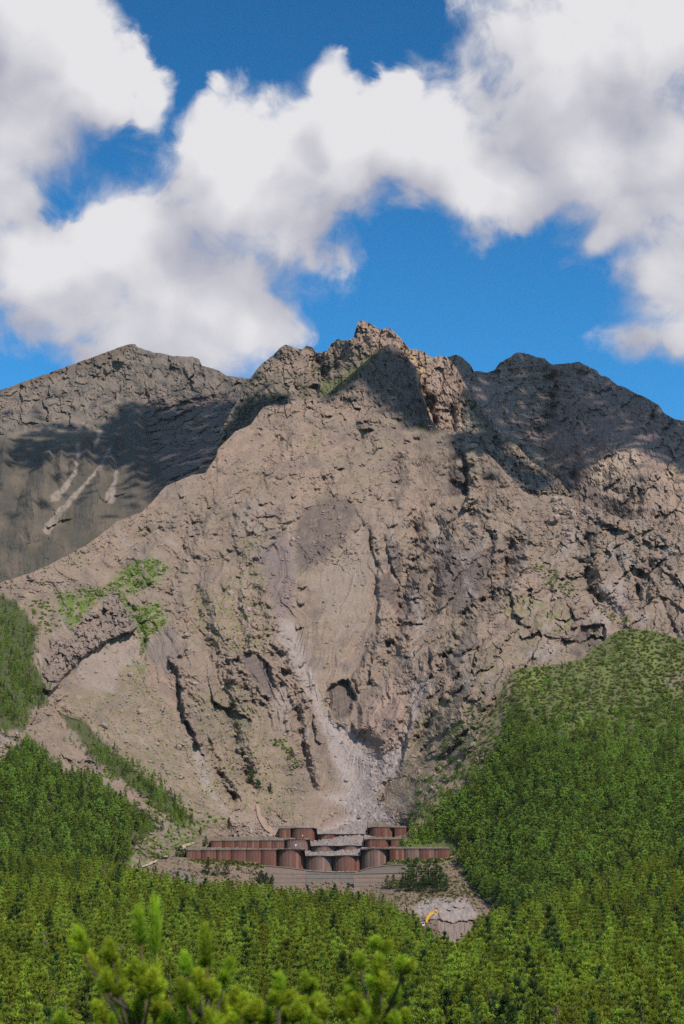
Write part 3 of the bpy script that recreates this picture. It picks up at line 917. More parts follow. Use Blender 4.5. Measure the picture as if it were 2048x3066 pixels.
    for g_, w_, d_ in [([(1240, 1540), (1245, 1640), (1212, 1720), (1190, 1860), (1150, 1980)], 26, 26), ([(1560, 1560), (1520, 1680), (1470, 1790), (1390, 1860), (1330, 1990), (1292, 2040)], 30, 26),
                       ([(1310, 1540), (1320, 1620), (1300, 1720), (1290, 1850)], 22, 18), ([(1560, 1866), (1450, 1965), (1335, 2120), (1235, 2300)], 15, 12), ([(1500, 1860), (1405, 1980), (1300, 2140), (1225, 2260)], 12, 11),
                       ([(1640, 1935), (1520, 2050), (1400, 2200), (1290, 2330)], 14, 11), ([(560, 1700), (605, 1850), (640, 2000), (700, 2200), (765, 2400)], 24, 15), ([(690, 1760), (720, 1880), (725, 1960)], 18, 12),
                       ([(640, 1480), (560, 1600), (520, 1720), (500, 1850)], 26, 14), ([(1100, 1290), (1010, 1400), (940, 1480)], 30, 14), ([(860, 1260), (800, 1400), (700, 1520), (640, 1640)], 28, 14),
                       ([(1760, 1560), (1740, 1660), (1760, 1760), (1850, 1850)], 26, 20), ([(1980, 1600), (1940, 1700), (1900, 1790)], 28, 20), ([(1480, 1420), (1440, 1500), (1400, 1560)], 20, 16), ([(880, 2100), (900, 2220), (940, 2380)], 14, 10),
                       ([(500, 1560), (400, 1660), (330, 1700)], 22, 10), ([(1180, 1330), (1190, 1440), (1150, 1530)], 22, 14)]:
        F.gully(R, g_, w_, d_)
        F.gully(R, [(x_ + w_ * 1.7, y_) for x_, y_ in g_], w_ * 0.8, -d_ * 0.55)
    # broken ledges everywhere in the bare rock
    rl = np.random.default_rng(77)
    for k in range(130):
        u, v = rl.uniform(300, 2080), rl.uniform(1230, 2080)
        if v < np.interp(u, T.us, T.cr) + 20 or (260 < u < 640 and v > 1900) or (940 < u < 1100 and 1700 < v < 2000) or (u > 1440 and v > 1930):
            continue
        rr_ = u > 1230 and v > 1500
        a_ = rl.normal(-0.5, 0.35) if not rr_ else rl.choice([rl.normal(0.15, 0.3), rl.normal(2.0, 0.25)])
        L_ = rl.uniform(12, 38) * (1.3 if rr_ else 1)
        bend_ = rl.normal(0, 0.25)
        p_ = [(u, v)]
        for q in range(3):
            p_.append((p_[-1][0] + L_ / 3 * math.cos(a_ + bend_ * q), p_[-1][1] + L_ / 3 * math.sin(a_ + bend_ * q)))
        F.scarp(R, p_, rl.uniform(5, 13), rl.uniform(8, 18), side=-1, soft=1.6, ends=0.25)
    # left cliff and its hollows
    band = F.poly([(134, 2060), (134, 2002), (147, 1912), (214, 1904), (250, 1850), (312, 1814), (344, 1761), (384, 1823), (420, 1863), (411, 1883), (330, 1917), (268, 1953), (214, 2002), (179, 2037)], 13)
    R += band * (facets((U + fbm(U / 20, V / 20, 3, 322) * 14) / 26, (V + fbm(U / 20 + 8, V / 20, 3, 323) * 14) / 34, 320, 0.9) * 7 + facets(U / 9, V / 14, 321) * 4 + 3)
    F.scarp(R, [(143, 2085), (179, 2037), (214, 2002), (223, 1979), (268, 1953), (295, 1933), (330, 1917), (370, 1899), (411, 1883), (424, 1866)], 17, 40, side=-1, soft=2.4, ends=0.04)
    F.gully(R, [(344, 1761), (384, 1814), (412, 1850), (429, 1912), (420, 1993)], 11, 9)
    F.scarp(R, [(420, 1868), (427, 1920), (418, 1993)], 9, 22, side=1, soft=2.4)
    F.scarp(R, [(500, 1965), (518, 1988), (536, 2024), (542, 2091), (554, 2149), (576, 2189), (598, 2240)], 20, 40, side=-1, soft=2.2, ends=0.06)
    F.gully(R, [(512, 1975), (530, 2024), (537, 2091), (549, 2149), (572, 2195), (610, 2290)], 9, 7)
    F.scarp(R, [(618, 2000), (630, 2040), (636, 2090), (660, 2130)], 9, 26, side=-1, soft=2.2)
    F.gully(R, [(620, 2225), (650, 2290), (690, 2370), (720, 2420)], 14, 9)
    F.gully(R, [(640, 2290), (668, 2345), (700, 2400)], 8, 8)
    for rib in [[(214, 2198), (277, 2278), (312, 2350), (370, 2399), (446, 2439), (482, 2484), (520, 2535)]]:
        F.gully(R, rib, 13, -7)
    for b in [[(70, 1930), (90, 1905), (100, 1960)], [(85, 2190), (110, 2130), (150, 2130)], [(0, 2190), (50, 2200), (95, 2215)], [(120, 2400), (140, 2370), (165, 2375)]]:
        F.scarp(R, b, 12, 20, side=1, soft=3)
    # centre
    F.scarp(R, [(719, 1945), (734, 2006), (781, 2068), (818, 2088)], 22, 46, side=1, soft=3, ends=0.05)
    F.scarp(R, [(719, 1950), (760, 1950), (800, 1985), (826, 2060)], 13, 34, side=-1, soft=3)
    F.scarp(R, [(636, 2104), (690, 2120), (757, 2162)], 12, 22, side=-1, soft=2.2)
    F.gully(R, [(1106, 1581), (1115, 1634), (1129, 1677), (1127, 1753), (1132, 1801), (1125, 1901), (1113, 1944), (1106, 2006), (1113, 2049)], 8, 10)
    F.scarp(R, [(1106, 1581), (1115, 1634), (1125, 1690)], 14, 26, side=-1, soft=2.4)
    F.scarp(R, [(1150, 1600), (1172, 1691), (1196, 1742), (1186, 1800)], 16, 30, side=-1, soft=2.6)
    F.scarp(R, [(1127, 1735), (1130, 1800), (1140, 1870)], 12, 24, side=-1, soft=2.4)
    F.scarp(R, [(1215, 1690), (1240, 1640), (1262, 1670), (1290, 1740), (1300, 1800)], 10, 30, side=1, soft=3)
    F.scarp(R, [(1283, 1930), (1291, 1985), (1288, 2030)], 15, 30, side=-1, soft=2.2)
    F.scarp(R, [(1106, 1990), (1112, 2055)], 10, 16, side=-1, soft=2)
    F.scarp(R, [(1065, 2045), (1073, 2075)], 10, 14, side=-1, soft=2)
    alcove = F.poly([(990, 2053), (1043, 2035), (1066, 2094), (1040, 2140), (1006, 2150), (975, 2110)], 6)
    R -= alcove * 14
    F.scarp(R, [(1052, 2165), (1066, 2190), (1078, 2205)], 9, 12, side=-1, soft=2)
    F.scarp(R, [(1232, 2120), (1217, 2231), (1200, 2295)], 10, 22, side=-1, soft=2.2)
    F.gully(R, [(965, 2080), (985, 2160), (1050, 2215), (1120, 2280), (1150, 2330)], 12, 4)
    F.gully(R, [(1235, 2110), (1205, 2230), (1180, 2330), (1120, 2390)], 14, 6)
    F.scarp(R, [(938, 2130), (944, 2210), (965, 2230)], 8, 14, side=-1, soft=2)
    F.scarp(R, [(1128, 2385), (1134, 2408)], 8, 9, side=-1, soft=2)
    mound = F.poly([(1098, 2115), (1160, 2030), (1225, 2100), (1215, 2200), (1150, 2250), (1080, 2180)], 34)
    R += mound * 24
    R += F.poly([(1220, 2070), (1285, 2025), (1290, 2070), (1240, 2180), (1222, 2160)], 12) * 8
    for s, h, L in [([(770, 1590), (845, 1580), (880, 1600)], 6, 18), ([(640, 1520), (720, 1470), (780, 1440)], 6, 16), ([(740, 1560), (790, 1545), (840, 1545)], 8, 18),
                    ([(770, 1512), (800, 1508), (822, 1510)], 9, 12), ([(970, 1425), (1000, 1405), (1040, 1400)], 7, 16), ([(1065, 1270), (1095, 1262), (1120, 1270)], 10, 12),
                    ([(1070, 1285), (1100, 1280), (1120, 1285)], 10, 12), ([(680, 1640), (705, 1650), (720, 1660)], 9, 14), ([(1165, 1320), (1180, 1285), (1190, 1278)], 7, 9),
                    ([(1210, 1322), (1230, 1318)], 9, 9), ([(1115, 1336), (1150, 1340)], 7, 10)]:
        F.scarp(R, s, h, L, side=-1, soft=2, ends=0.2)
    # right: the leaning block with its black cleft
    F.scarp(R, [(1386, 1352), (1402, 1389), (1406, 1434), (1397, 1490), (1385, 1520)], 30, 60, side=-1, soft=2.2, ends=0.05)
    F.gully(R, [(1380, 1350), (1396, 1395), (1399, 1440), (1390, 1490)], 9, 16)
    F.scarp(R, [(1345, 1440), (1370, 1440), (1398, 1442)], 13, 22, side=-1, soft=2.2)
    F.scarp(R, [(1355, 1395), (1375, 1400), (1395, 1398)], 11, 14, side=-1, soft=2.2)
    pit = F.poly([(1345, 1446), (1398, 1446), (1396, 1486), (1372, 1480)], 6)
    R -= pit * 8
    for s, h, L in [([(1608, 1490), (1625, 1478), (1650, 1478)], 12, 14), ([(1430, 1525), (1460, 1524), (1470, 1538)], 10, 14), ([(1350, 1535), (1360, 1520), (1375, 1530)], 12, 12),
                    ([(1495, 1490), (1520, 1515), (1512, 1505)], 10, 12), ([(1777, 1560), (1812, 1566), (1852, 1584), (1906, 1608)], 12, 26), ([(1655, 1575), (1668, 1560), (1678, 1540)], 16, 16),
                    ([(1760, 1545), (1790, 1565), (1830, 1560)], 10, 14), ([(1565, 1610), (1590, 1622)], 10, 12), ([(1535, 1600), (1555, 1615), (1575, 1610)], 12, 14),
                    ([(1920, 1612), (1960, 1632), (2010, 1640)], 12, 24), ([(1600, 1898), (1652, 1905), (1700, 1918), (1735, 1922)], 18, 26), ([(1545, 1850), (1565, 1872), (1592, 1880)], 12, 20),
                    ([(1741, 1880), (1780, 1868), (1812, 1872)], 9, 16), ([(1395, 2100), (1430, 2095), (1450, 2078)], 12, 14), ([(1348, 1958), (1390, 1962), (1420, 1930)], 9, 18)]:
        F.scarp(R, s, h, L, side=-1, soft=2.2, ends=0.15)
    F.scarp(R, [(1531, 1765), (1533, 1800), (1540, 1838), (1566, 1856)], 17, 40, side=-1, soft=2.2)
    F.scarp(R, [(1696, 1805), (1712, 1830), (1722, 1860)], 14, 24, side=-1, soft=2.2)
    F.scarp(R, [(1806, 1868), (1812, 1895), (1810, 1922)], 16, 26, side=-1, soft=2)
    R -= F.poly([(1741, 1880), (1806, 1873), (1810, 1918), (1755, 1955), (1715, 1925)], 7) * 10
    for g, w, d in [([(1978, 1780), (2000, 1840), (2022, 1900), (2030, 1920)], 8, 14), ([(1908, 1745), (1915, 1780), (1922, 1800)], 7, 14), ([(1912, 1590), (1910, 1640), (1880, 1720), (1868, 1760)], 12, 10),
                    ([(1452, 1880), (1455, 1830), (1475, 1780)], 6, 10), ([(1420, 1890), (1424, 1920), (1400, 1960)], 7, 12), ([(1443, 2070), (1450, 2090)], 7, 14), ([(1850, 1660), (1845, 1690)], 6, 10),
                    ([(1500, 1700), (1560, 1760), (1660, 1770)], 10, 6), ([(1640, 1560), (1620, 1600), (1600, 1650)], 14, 8), ([(1480, 1600), (1470, 1660), (1478, 1720)], 9, 12),
                    ([(1340, 2300), (1390, 2200), (1440, 2110)], 12, 6)]:
        F.gully(R, g, w, d)
    for s in [[(2005, 1800), (2048, 1830), (2090, 1830)], [(1965, 1690), (2048, 1760)], [(1940, 1700), (1950, 1745), (1935, 1800)]]:
        F.scarp(R, s, 12, 24, side=-1, soft=2.4)
    # ---------- colour
    mottled(T, U, V, 371)
    C = T.C
    n5 = fbm(U / 60, V / 50, 4, 372)
    # stains that follow the fall of water and stones
    sm = ss(1350, 1600, V)
    st = fbm((ang + wob) * 34, rho / 420, 4, 391, 0.6)
    paint(C, sm * ss(0.10, 0.45, st), ASH * 1.02, 0.50)
    paint(C, sm * ss(0.10, 0.45, -st), DARK * 1.9, 0.42)
    st2 = fbm((ang + wob) * 75, rho / 260, 3, 392, 0.6)
    C *= (1 + 0.16 * sm * st2)[..., None]
    R += sm * st2 * 1.1
    bs = fbm(bx / 190, by / 13, 4, 393, 0.55)
    paint(C, (1 - sm) * ss(0.12, 0.4, bs), DARK * 2.0, 0.40)
    paint(C, (1 - sm) * ss(0.15, 0.5, -bs), ROCK_PINK * 1.08, 0.5)
    paint(C, ss(1300, 1180, V) * ss(620, 760, U), ROCK_PINK, 0.5)
    C *= (1 + 0.13 * fbm(U / 5, V / 5, 2, 390))[..., None]
    paint(C, F.poly([(1075, 1120), (1160, 1035), (1215, 1060), (1262, 1150), (1300, 1270), (1230, 1290), (1150, 1240), (1090, 1190)], 14), DARK * 1.45, 0.75)
    paint(C, F.poly([(960, 1196), (1012, 1148), (1100, 1072), (1160, 1028), (1150, 1048), (1090, 1110), (1020, 1170)], 5), MOSS * 0.6, 0.85)
    for q, col, k, w in [
            ([(905, 1529), (953, 1500), (1005, 1481), (1053, 1505), (1058, 1548), (1029, 1624), (915, 1705), (886, 1682), (886, 1586)], DARK * 1.35, 0.8, 14),
            ([(776, 1667), (829, 1591), (858, 1596), (886, 1729), (867, 1839), (829, 1863), (805, 1753)], (0.155, 0.118, 0.118), 0.75, 10),
            ([(1150, 1600), (1196, 1634), (1208, 1705), (1196, 1742), (1172, 1691)], DARK * 1.05, 0.85, 5),  # recess face, its shade put into the colour
            ([(1125, 1735), (1163, 1715), (1187, 1748), (1182, 1806), (1134, 1790)], DARK * 1.1, 0.85, 5),  # lower recess face, shade painted in as well
            ([(719, 1950), (791, 1968), (824, 2063), (815, 2085), (781, 2063), (734, 2006)], (0.115, 0.09, 0.085), 0.92, 5),  # shade under the overhanging scar, put into the colour
            ([(638, 2106), (690, 2118), (757, 2160), (748, 2182), (695, 2178)], (0.125, 0.10, 0.085), 0.9, 6),
            ([(1182, 1815), (1230, 1700), (1280, 1690), (1288, 1840), (1240, 1860), (1185, 1850)], DARK * 1.5, 0.55, 12),
            ([(1285, 1600), (1330, 1620), (1415, 1640), (1478, 1650), (1490, 1700), (1440, 1790), (1380, 1840), (1315, 1800), (1290, 1700)], DARK * 1.25, 0.8, 14),
            ([(990, 2053), (1043, 2035), (1066, 2094), (1040, 2140), (1006, 2150), (985, 2110)], DARK * 1.2, 0.85, 6),  # alcove below its overhang: the shade in it is painted
            ([(1350, 1400), (1398, 1390), (1398, 1490), (1340, 1480)], DARK * 0.85, 0.85, 7),  # shaded cleft beside the leaning block, darkened by colour
            ([(1741, 1880), (1806, 1873), (1810, 1918), (1755, 1955), (1715, 1925)], DARK * 1.4, 0.85, 6),  # shade inside the hollow, painted onto the rock
            ([(1700, 1950), (1730, 1930), (1752, 1965), (1735, 1975)], DARK * 1.2, 0.8, 6),
            ([(436, 1960), (470, 1880), (520, 1880), (545, 1960), (520, 2000), (470, 2010)], (0.165, 0.132, 0.118), 0.75, 9),
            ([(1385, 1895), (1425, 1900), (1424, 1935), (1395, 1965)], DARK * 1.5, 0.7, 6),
            ([(940, 2130), (965, 2150), (975, 2230), (1005, 2310), (990, 2340), (960, 2300), (945, 2220)], (0.15, 0.115, 0.095), 0.75, 7),
            ([(820, 2270), (900, 2290), (935, 2350), (900, 2400), (840, 2330)], (0.165, 0.128, 0.105), 0.6, 16),
            ([(620, 2225), (640, 2280), (720, 2430), (690, 2390), (650, 2310)], (0.14, 0.115, 0.10), 0.85, 6),
            ([(1470, 1640), (1520, 1600), (1560, 1640), (1560, 1690), (1500, 1680)], DARK * 1.7, 0.5, 10)]:
        streak = 0.86 + 0.5 * fbm(U / 45, (V + 0.35 * (U - 900)) / 9, 3, 373)
        paint(C, F.poly(q, w) * np.clip(streak, 0, 1), col, k)
    paint(C, upper * ss(0.2, 0.6, fbm(bx / 170, by / 16, 4, 374)) * ss(-0.1, 0.3, n5), DARK * 1.5, 0.65)
    paint(C, rightrock * ss(0.25, 0.6, fbm((ang + wob) * 9, V / 14, 3, 375)), DARK * 1.6, 0.5)
    paint(C, rightrock * ss(0.1, 0.5, fbm(U / 80, V / 100, 3, 376)), ASH * 1.08, 0.6)
    # pale runs of fresh debris
    for q, k in [([(838, 1853), (877, 1863), (934, 2016), (963, 2087), (972, 2140), (1029, 2197), (965, 2197), (925, 2090), (895, 2030), (834, 1901)], 0.8),
                 ([(965, 2140), (998, 2156), (1051, 2189), (1113, 2251), (1155, 2255), (1196, 2206), (1240, 2110), (1225, 2169), (1212, 2251), (1196, 2313), (1155, 2346), (1122, 2388), (1175, 2446),
                   (1200, 2500), (950, 2500), (1051, 2433), (965, 2384), (1031, 2367), (1014, 2305), (989, 2251)], 0.95),
                 ([(815, 2085), (850, 2050), (870, 2120), (850, 2200), (830, 2140)], 0.5), ([(905, 2180), (925, 2190), (915, 2225), (900, 2215)], 0.7),
                 ([(560, 2200), (600, 2230), (640, 2350), (690, 2440), (640, 2420), (590, 2320)], 0.55), ([(1170, 2400), (1260, 2370), (1190, 2430)], 0.5),
                 ([(1225, 2050), (1285, 2025), (1290, 2060), (1235, 2170)], 0.7), ([(1560, 1970), (1640, 1930), (1690, 1930), (1640, 1975)], 0.5), ([(1790, 1760), (1860, 1720), (1880, 1800), (1840, 1830)], 0.5)]:
        paint(C, F.poly(q, 15) * np.clip(0.95 + 0.35 * fbm(U / 24, V / 40, 3, 381), 0, 1), (0.295, 0.245, 0.225), k)
    fan = F.poly([(1100, 2260), (1200, 2210), (1180, 2500), (960, 2500), (1051, 2440)], 20)
    C *= (1 + fan * rubble(U, V, 6, 0.30, 61, 0.6) - fan * 0.12)[..., None]
    paint(C, mound, (0.285, 0.195, 0.155), 0.75)
    paint(C, F.poly([(1090, 1600), (1110, 1700), (1100, 1900), (1000, 1900), (930, 1730)], 30), (0.255, 0.20, 0.16), 0.6)
    paint(C, F.poly([(640, 2420), (700, 2480), (830, 2500), (860, 2460), (780, 2440)], 16), (0.245, 0.185, 0.15), 0.7)
    # thin moss and grass
    g = np.zeros_like(U, dtype=np.float32)
    for q, k in [([(560, 1800), (760, 1690), (800, 1700), (820, 1850), (800, 1960), (700, 1960), (560, 1900)], 0.55), ([(180, 2080), (420, 2000), (700, 2400), (600, 2470), (400, 2300)], 0.55),
                 ([(560, 2080), (720, 2050), (900, 2300), (900, 2440), (700, 2440), (600, 2200)], 0.5), ([(1504, 1769), (1600, 1785), (1700, 1830), (1722, 1880), (1660, 1900), (1560, 1850), (1515, 1850)], 1.0),
                 ([(1380, 2000), (1560, 1880), (1660, 1940), (1560, 1990), (1500, 2080), (1440, 2160)], 0.5), ([(1280, 2100), (1420, 2060), (1480, 2100), (1380, 2290), (1240, 2440), (1170, 2380)], 0.6),
                 ([(940, 1480), (1080, 1410), (1100, 1420), (960, 1500)], 0.75), ([(920, 1300), (960, 1280), (950, 1340), (905, 1330)], 0.9), ([(1215, 1270), (1290, 1268), (1310, 1295), (1240, 1290)], 1.1),
                 ([(700, 1640), (790, 1590), (800, 1610), (720, 1680)], 0.7), ([(1740, 1930), (1790, 1900), (1800, 1930), (1760, 1950)], 1.1), ([(600, 1780), (680, 1760), (740, 1840), (700, 1900), (640, 1860)], 0.9),
                 ([(500, 2380), (680, 2440), (640, 2480), (520, 2440)], 0.8), ([(780, 2380), (860, 2400), (920, 2460), (850, 2450)], 0.7)]:
        g = np.maximum(g, F.poly(q, 22) * k)
    gn = ss(0.0, 0.45, fbm(U / 22, V / 18, 4, 377) + 0.12)
    paint(C, g * gn, MOSS * 1.15, 0.85)
    gs = ss(0.32, 0.5, fbm(U / 7, V / 6, 2, 378)) * np.clip(g * 1.3, 0, 1)
    paint(C, gs, GRASS * 0.9, 0.8)
    veg = np.zeros_like(U, dtype=np.float32)
    for q in VEG_LEFT:
        veg = np.maximum(veg, F.poly(q, 9))
    T.veg = veg
    paint(C, veg, (0.055, 0.065, 0.022), 0.9)
    for q in GRASS_POLYS:
        m = F.poly(q, 17) * ss(-0.30, 0.12, fbm(U / 20, V / 15, 4, 379))
        paint(C, m, GRASS * (1.25 + 0.35 * n5)[..., None], 0.95)
    paint(C, band, (0.190, 0.145, 0.125), 0.5)
    paint(C, F.poly([(220, 1990), (300, 1940), (410, 1890), (425, 1990), (360, 2000), (340, 2080), (250, 2060)], 9), (0.255, 0.198, 0.165), 0.8)
    for rib in [[(214, 2198), (277, 2278), (312, 2350), (370, 2399), (446, 2439), (482, 2484), (520, 2535)]]:
        idx, q, sd, t = F.line(rib, 30)
        m = np.zeros(U.size, np.float32); m[idx] = ss(19, 9, q)
        paint(C, m.reshape(U.shape), (0.20, 0.15, 0.125), 0.85)
    lowl = F.poly([(380, 2560), (480, 2490), (560, 2440), (620, 2470), (600, 2540), (430, 2620), (380, 2620)], 10)
    paint(C, lowl * ss(-0.2, 0.3, fbm(U / 20, V / 16, 3, 380)), GRASS * 1.1, 0.8)
    T.finish('volcano_slope', MAT['rock'])
    return T


VEG_LEFT = [
    [(-450, 1860), (-200, 1760), (0, 1787), (45, 1796), (80, 1850), (120, 1877), (107, 1912), (98, 1979), (134, 2046), (143, 2073), (134, 2113), (94, 2127), (80, 2180), (0, 2185), (-450, 2200)],
    [(-450, 2290), (0, 2290), (62, 2216), (103, 2225), (147, 2283), (214, 2323), (286, 2332), (339, 2386), (420, 2439), (478, 2484), (424, 2506), (393, 2537), (390, 2600), (-450, 2640)],
    [(179, 2136), (210, 2145), (259, 2163), (312, 2225), (357, 2261), (420, 2314), (473, 2359), (536, 2412), (567, 2457), (549, 2484), (473, 2417), (402, 2359), (321, 2314), (277, 2270), (223, 2203)]]
GRASS_POLYS = [
    [(321, 1754), (357, 1707), (446, 1667), (504, 1694), (482, 1734), (402, 1779), (366, 1770)],
    [(165, 1779), (250, 1765), (339, 1761), (312, 1792), (262, 1832), (214, 1886), (179, 1832)],
    [(402, 1814), (473, 1804), (509, 1859), (460, 1900), (429, 1930)],
    [(300, 1950), (325, 1930), (334, 1965), (315, 1970)],
    [(330, 1755), (360, 1765), (400, 1815), (432, 1860), (440, 1915), (430, 1960), (415, 1900), (380, 1830)],
    [(350, 1990), (400, 1985), (440, 2000), (430, 2012)]]


# ---- the green ridge at the right, nearer than the scar
def build_ridge():
    crest = [(1170, 2590), (1190, 2545), (1215, 2500), (1250, 2450), (1300, 2400), (1345, 2340), (1385, 2290), (1400, 2240), (1430, 2190), (1460, 2140), (1490, 2085), (1520, 2030), (1545, 2003), (1600, 1997),
             (1680, 1987), (1740, 1972), (1790, 1935), (1820, 1908), (1850, 1888), (1900, 1882), (1960, 1892), (2010, 1905), (2100, 1930), (2240, 1960), (2490, 2040)]
    foot = [(1170, 2575), (1195, 2566), (1300, 2560), (1364, 2558), (1378, 2572), (1398, 2640), (1448, 2690), (1515, 2722), (1700, 2770), (2240, 2700), (2490, 2680)]
    T = Sheet(crest, foot, 4.5, 190, 1180, 2480, jag=5, seed=25)
    U, V = T.U, T.V
    T.depth([(1190, 2550, 915), (1215, 2500, 930), (1300, 2400, 955), (1385, 2290, 985), (1460, 2140, 1010), (1545, 2003, 1040), (1740, 1972, 1070), (1850, 1888, 1110), (2010, 1905, 1110), (2220, 1950, 1100), (2470, 2040, 1070), (2470, 2300, 860), (2470, 2650, 760),
             (1250, 2530, 926), (1300, 2500, 932), (1370, 2535, 918), (1250, 2560, 916), (1400, 2600, 872), (1398, 2640, 856), (1448, 2688, 826), (1450, 2350, 945), (1600, 2200, 960), (1750, 2100, 1000), (2000, 2100, 1000), (2220, 2100, 990),
             (1500, 2500, 885), (1500, 2600, 850), (1700, 2350, 900), (2000, 2300, 905), (2220, 2300, 890), (1600, 2600, 825), (1850, 2500, 830), (2100, 2500, 815),
             (1500, 2780, 760), (1800, 2700, 770), (2200, 2650, 770)])
    F, R = T.field, T.R
    R += fbm(U / 150, V / 150, 4, 401) * 9 + fbm(U / 24, V / 24, 3, 402) * 2.5
    for s in [[(1440, 2180), (1480, 2120), (1500, 2050)], [(1460, 2280), (1500, 2230), (1520, 2240)], [(1390, 2270), (1400, 2240)]]:
        F.scarp(R, s, 9, 20, side=-1, soft=3)
    mottled(T, U, V, 471)
    C = T.C
    edge = F.poly([(1180, 2600), (1200, 2520), (1250, 2440), (1340, 2330), (1390, 2230), (1480, 2080), (1540, 1990), (1560, 2060), (1500, 2180), (1470, 2280), (1380, 2380), (1290, 2440)], 14)
    top = F.poly([(1540, 1990), (1800, 1920), (1860, 1880), (2240, 1940), (2240, 2080), (1950, 2120), (1700, 2180), (1560, 2120)], 40)
    g = fbm(U / 60, V / 110, 4, 472)
    under = np.clip(1 - 0.25 * edge - 0.15 * top, 0, 1)
    paint(C, under, (0.075, 0.095, 0.026), 0.95)
    paint(C, top * ss(-0.1, 0.4, g), (0.15, 0.17, 0.05), 0.8)
    paint(C, edge * ss(-0.2, 0.3, fbm(U / 30, V / 30, 3, 473)), ROCK, 0.8)
    paint(C, ss(0.45, 0.6, fbm(U / 26, V / 60, 3, 474)) * ss(2450, 2250, V), ROCK_TAN, 0.7)
    paint(C, F.poly([(1980, 2030), (2060, 2000), (2060, 2050), (2000, 2070)], 12), ROCK_TAN, 0.8)
    paint(C, F.poly([(1720, 2298), (1800, 2288), (1800, 2296), (1722, 2306)], 4), ROCK_PINK * 1.1, 0.9)
    T.edge, T.top = edge, top
    T.finish('green_ridge', MAT['rock'])
    return T


# ---- the bank in front of the dams, with the quarry below
def build_bank():
    crest = [(360, 2590), (430, 2580), (520, 2566), (559, 2568), (600, 2578), (700, 2580), (770, 2581), (792, 2590), (915, 2604), (1000, 2609), (1080, 2607), (1140, 2598), (1172, 2575), (1240, 2573), (1300, 2573),
             (1345, 2566), (1380, 2548), (1410, 2535), (1440, 2560), (1500, 2580), (1560, 2600)]
    foot = [(360, 2800), (1560, 2920)]
    T = Sheet(crest, foot, 3.0, 150, 370, 1555, jag=1.2, seed=26)
    U, V = T.U, T.V
    T.depth([(370, 2590, 850), (450, 2580, 868), (559, 2568, 893), (700, 2580, 894), (792, 2590, 893), (915, 2604, 893), (1080, 2607, 893), (1172, 2575, 894), (1345, 2566, 896), (1410, 2536, 908), (1550, 2590, 880),
             (560, 2640, 852), (700, 2630, 876), (800, 2655, 887), (915, 2655, 887), (1080, 2655, 887), (1205, 2645, 884), (1000, 2700, 850), (1350, 2630, 866), (1480, 2650, 850), (600, 2780, 770), (1000, 2780, 780),
             (1200, 2690, 826), (1300, 2695, 824), (1420, 2700, 822), (1260, 2765, 800), (1400, 2760, 798), (1300, 2775, 780), (1330, 2850, 742), (1250, 2900, 720), (1500, 2900, 720), (400, 2780, 760), (1540, 2700, 815)])
    F, R = T.field, T.R
    R += fbm(U / 70, V / 40, 4, 501) * 3 + fbm(U / 14, V / 9, 3, 502) * 1.1 
    pit = F.poly([(1235, 2715), (1270, 2692), (1390, 2690), (1440, 2735), (1400, 2758), (1320, 2760), (1240, 2740)], 8)
    low = F.poly([(1310, 2762), (1400, 2760), (1420, 2800), (1390, 2880), (1330, 2900), (1320, 2800)], 7)
    R += pit * (fbm(U / 24, V / 14, 4, 503, 0.5) * 4)
    F.scarp(R, [(1310, 2757), (1350, 2759), (1400, 2757), (1430, 2752)], 6, 12, side=-1, soft=2)
    F.scarp(R, [(1300, 2715), (1340, 2722), (1372, 2718)], 4, 8, side=-1, soft=2)
    R += rubble(U, V, 7, 1.4, 45, 0.4) * (1 - pit) * (1 - low)
    R += low * fbm(U / 12, V / 60, 3, 504, 0.5, True) * 2.5
    mottled(T, U, V, 571)
    C = T.C
    paint(C, np.ones_like(U), (0.175, 0.125, 0.092), 0.8)
    paint(C, ss(0.05, 0.5, fbm(U / 30, V / 12, 4, 572)), MOSS * 1.1, 0.5)
    paint(C, ss(0.33, 0.55, fbm(U / 8, V / 5, 2, 573)), GRASS * 0.8, 0.7)
    for q in [[(560, 2570), (700, 2576), (790, 2586), (860, 2606), (800, 2600), (700, 2592), (580, 2590)], [(1130, 2598), (1172, 2574), (1345, 2568), (1400, 2560), (1420, 2572), (1300, 2584), (1180, 2590)]]:
        paint(C, F.poly(q, 3) * ss(-0.5, 0.1, fbm(U / 14, V / 5, 3, 574)), (0.17, 0.165, 0.055), 0.9)
    paint(C, F.poly([(1345, 2570), (1385, 2544), (1412, 2532), (1400, 2565), (1360, 2572)], 4), (0.225, 0.175, 0.14), 0.9)
    paint(C, F.poly([(480, 2610), (560, 2600), (600, 2640), (540, 2660)], 8), (0.16, 0.128, 0.118), 0.8)
    paint(C, F.poly([(915, 2606), (1080, 2609), (1110, 2600), (1100, 2616), (920, 2618)], 4), (0.26, 0.215, 0.19), 0.9)
    paint(C, pit, (0.270, 0.225, 0.205), 0.95)
    paint(C, low, (0.215, 0.165, 0.145), 0.9)
    paint(C, pit * ss(0.2, 0.5, fbm(U / 24, V / 10, 3, 575)), (0.14, 0.115, 0.11), 0.6)
    paint(C, F.poly([(1440, 2688), (1470, 2684), (1510, 2720), (1490, 2725), (1455, 2712)], 4), (0.30, 0.215, 0.165), 0.9)
    T.finish('dam_bank', MAT['rock'])
    return T


LEFT = build_left()
RIGHT = build_right()
SUMMIT = build_summit()
MAIN = build_main()
RIDGE = build_ridge()
BANK = build_bank()


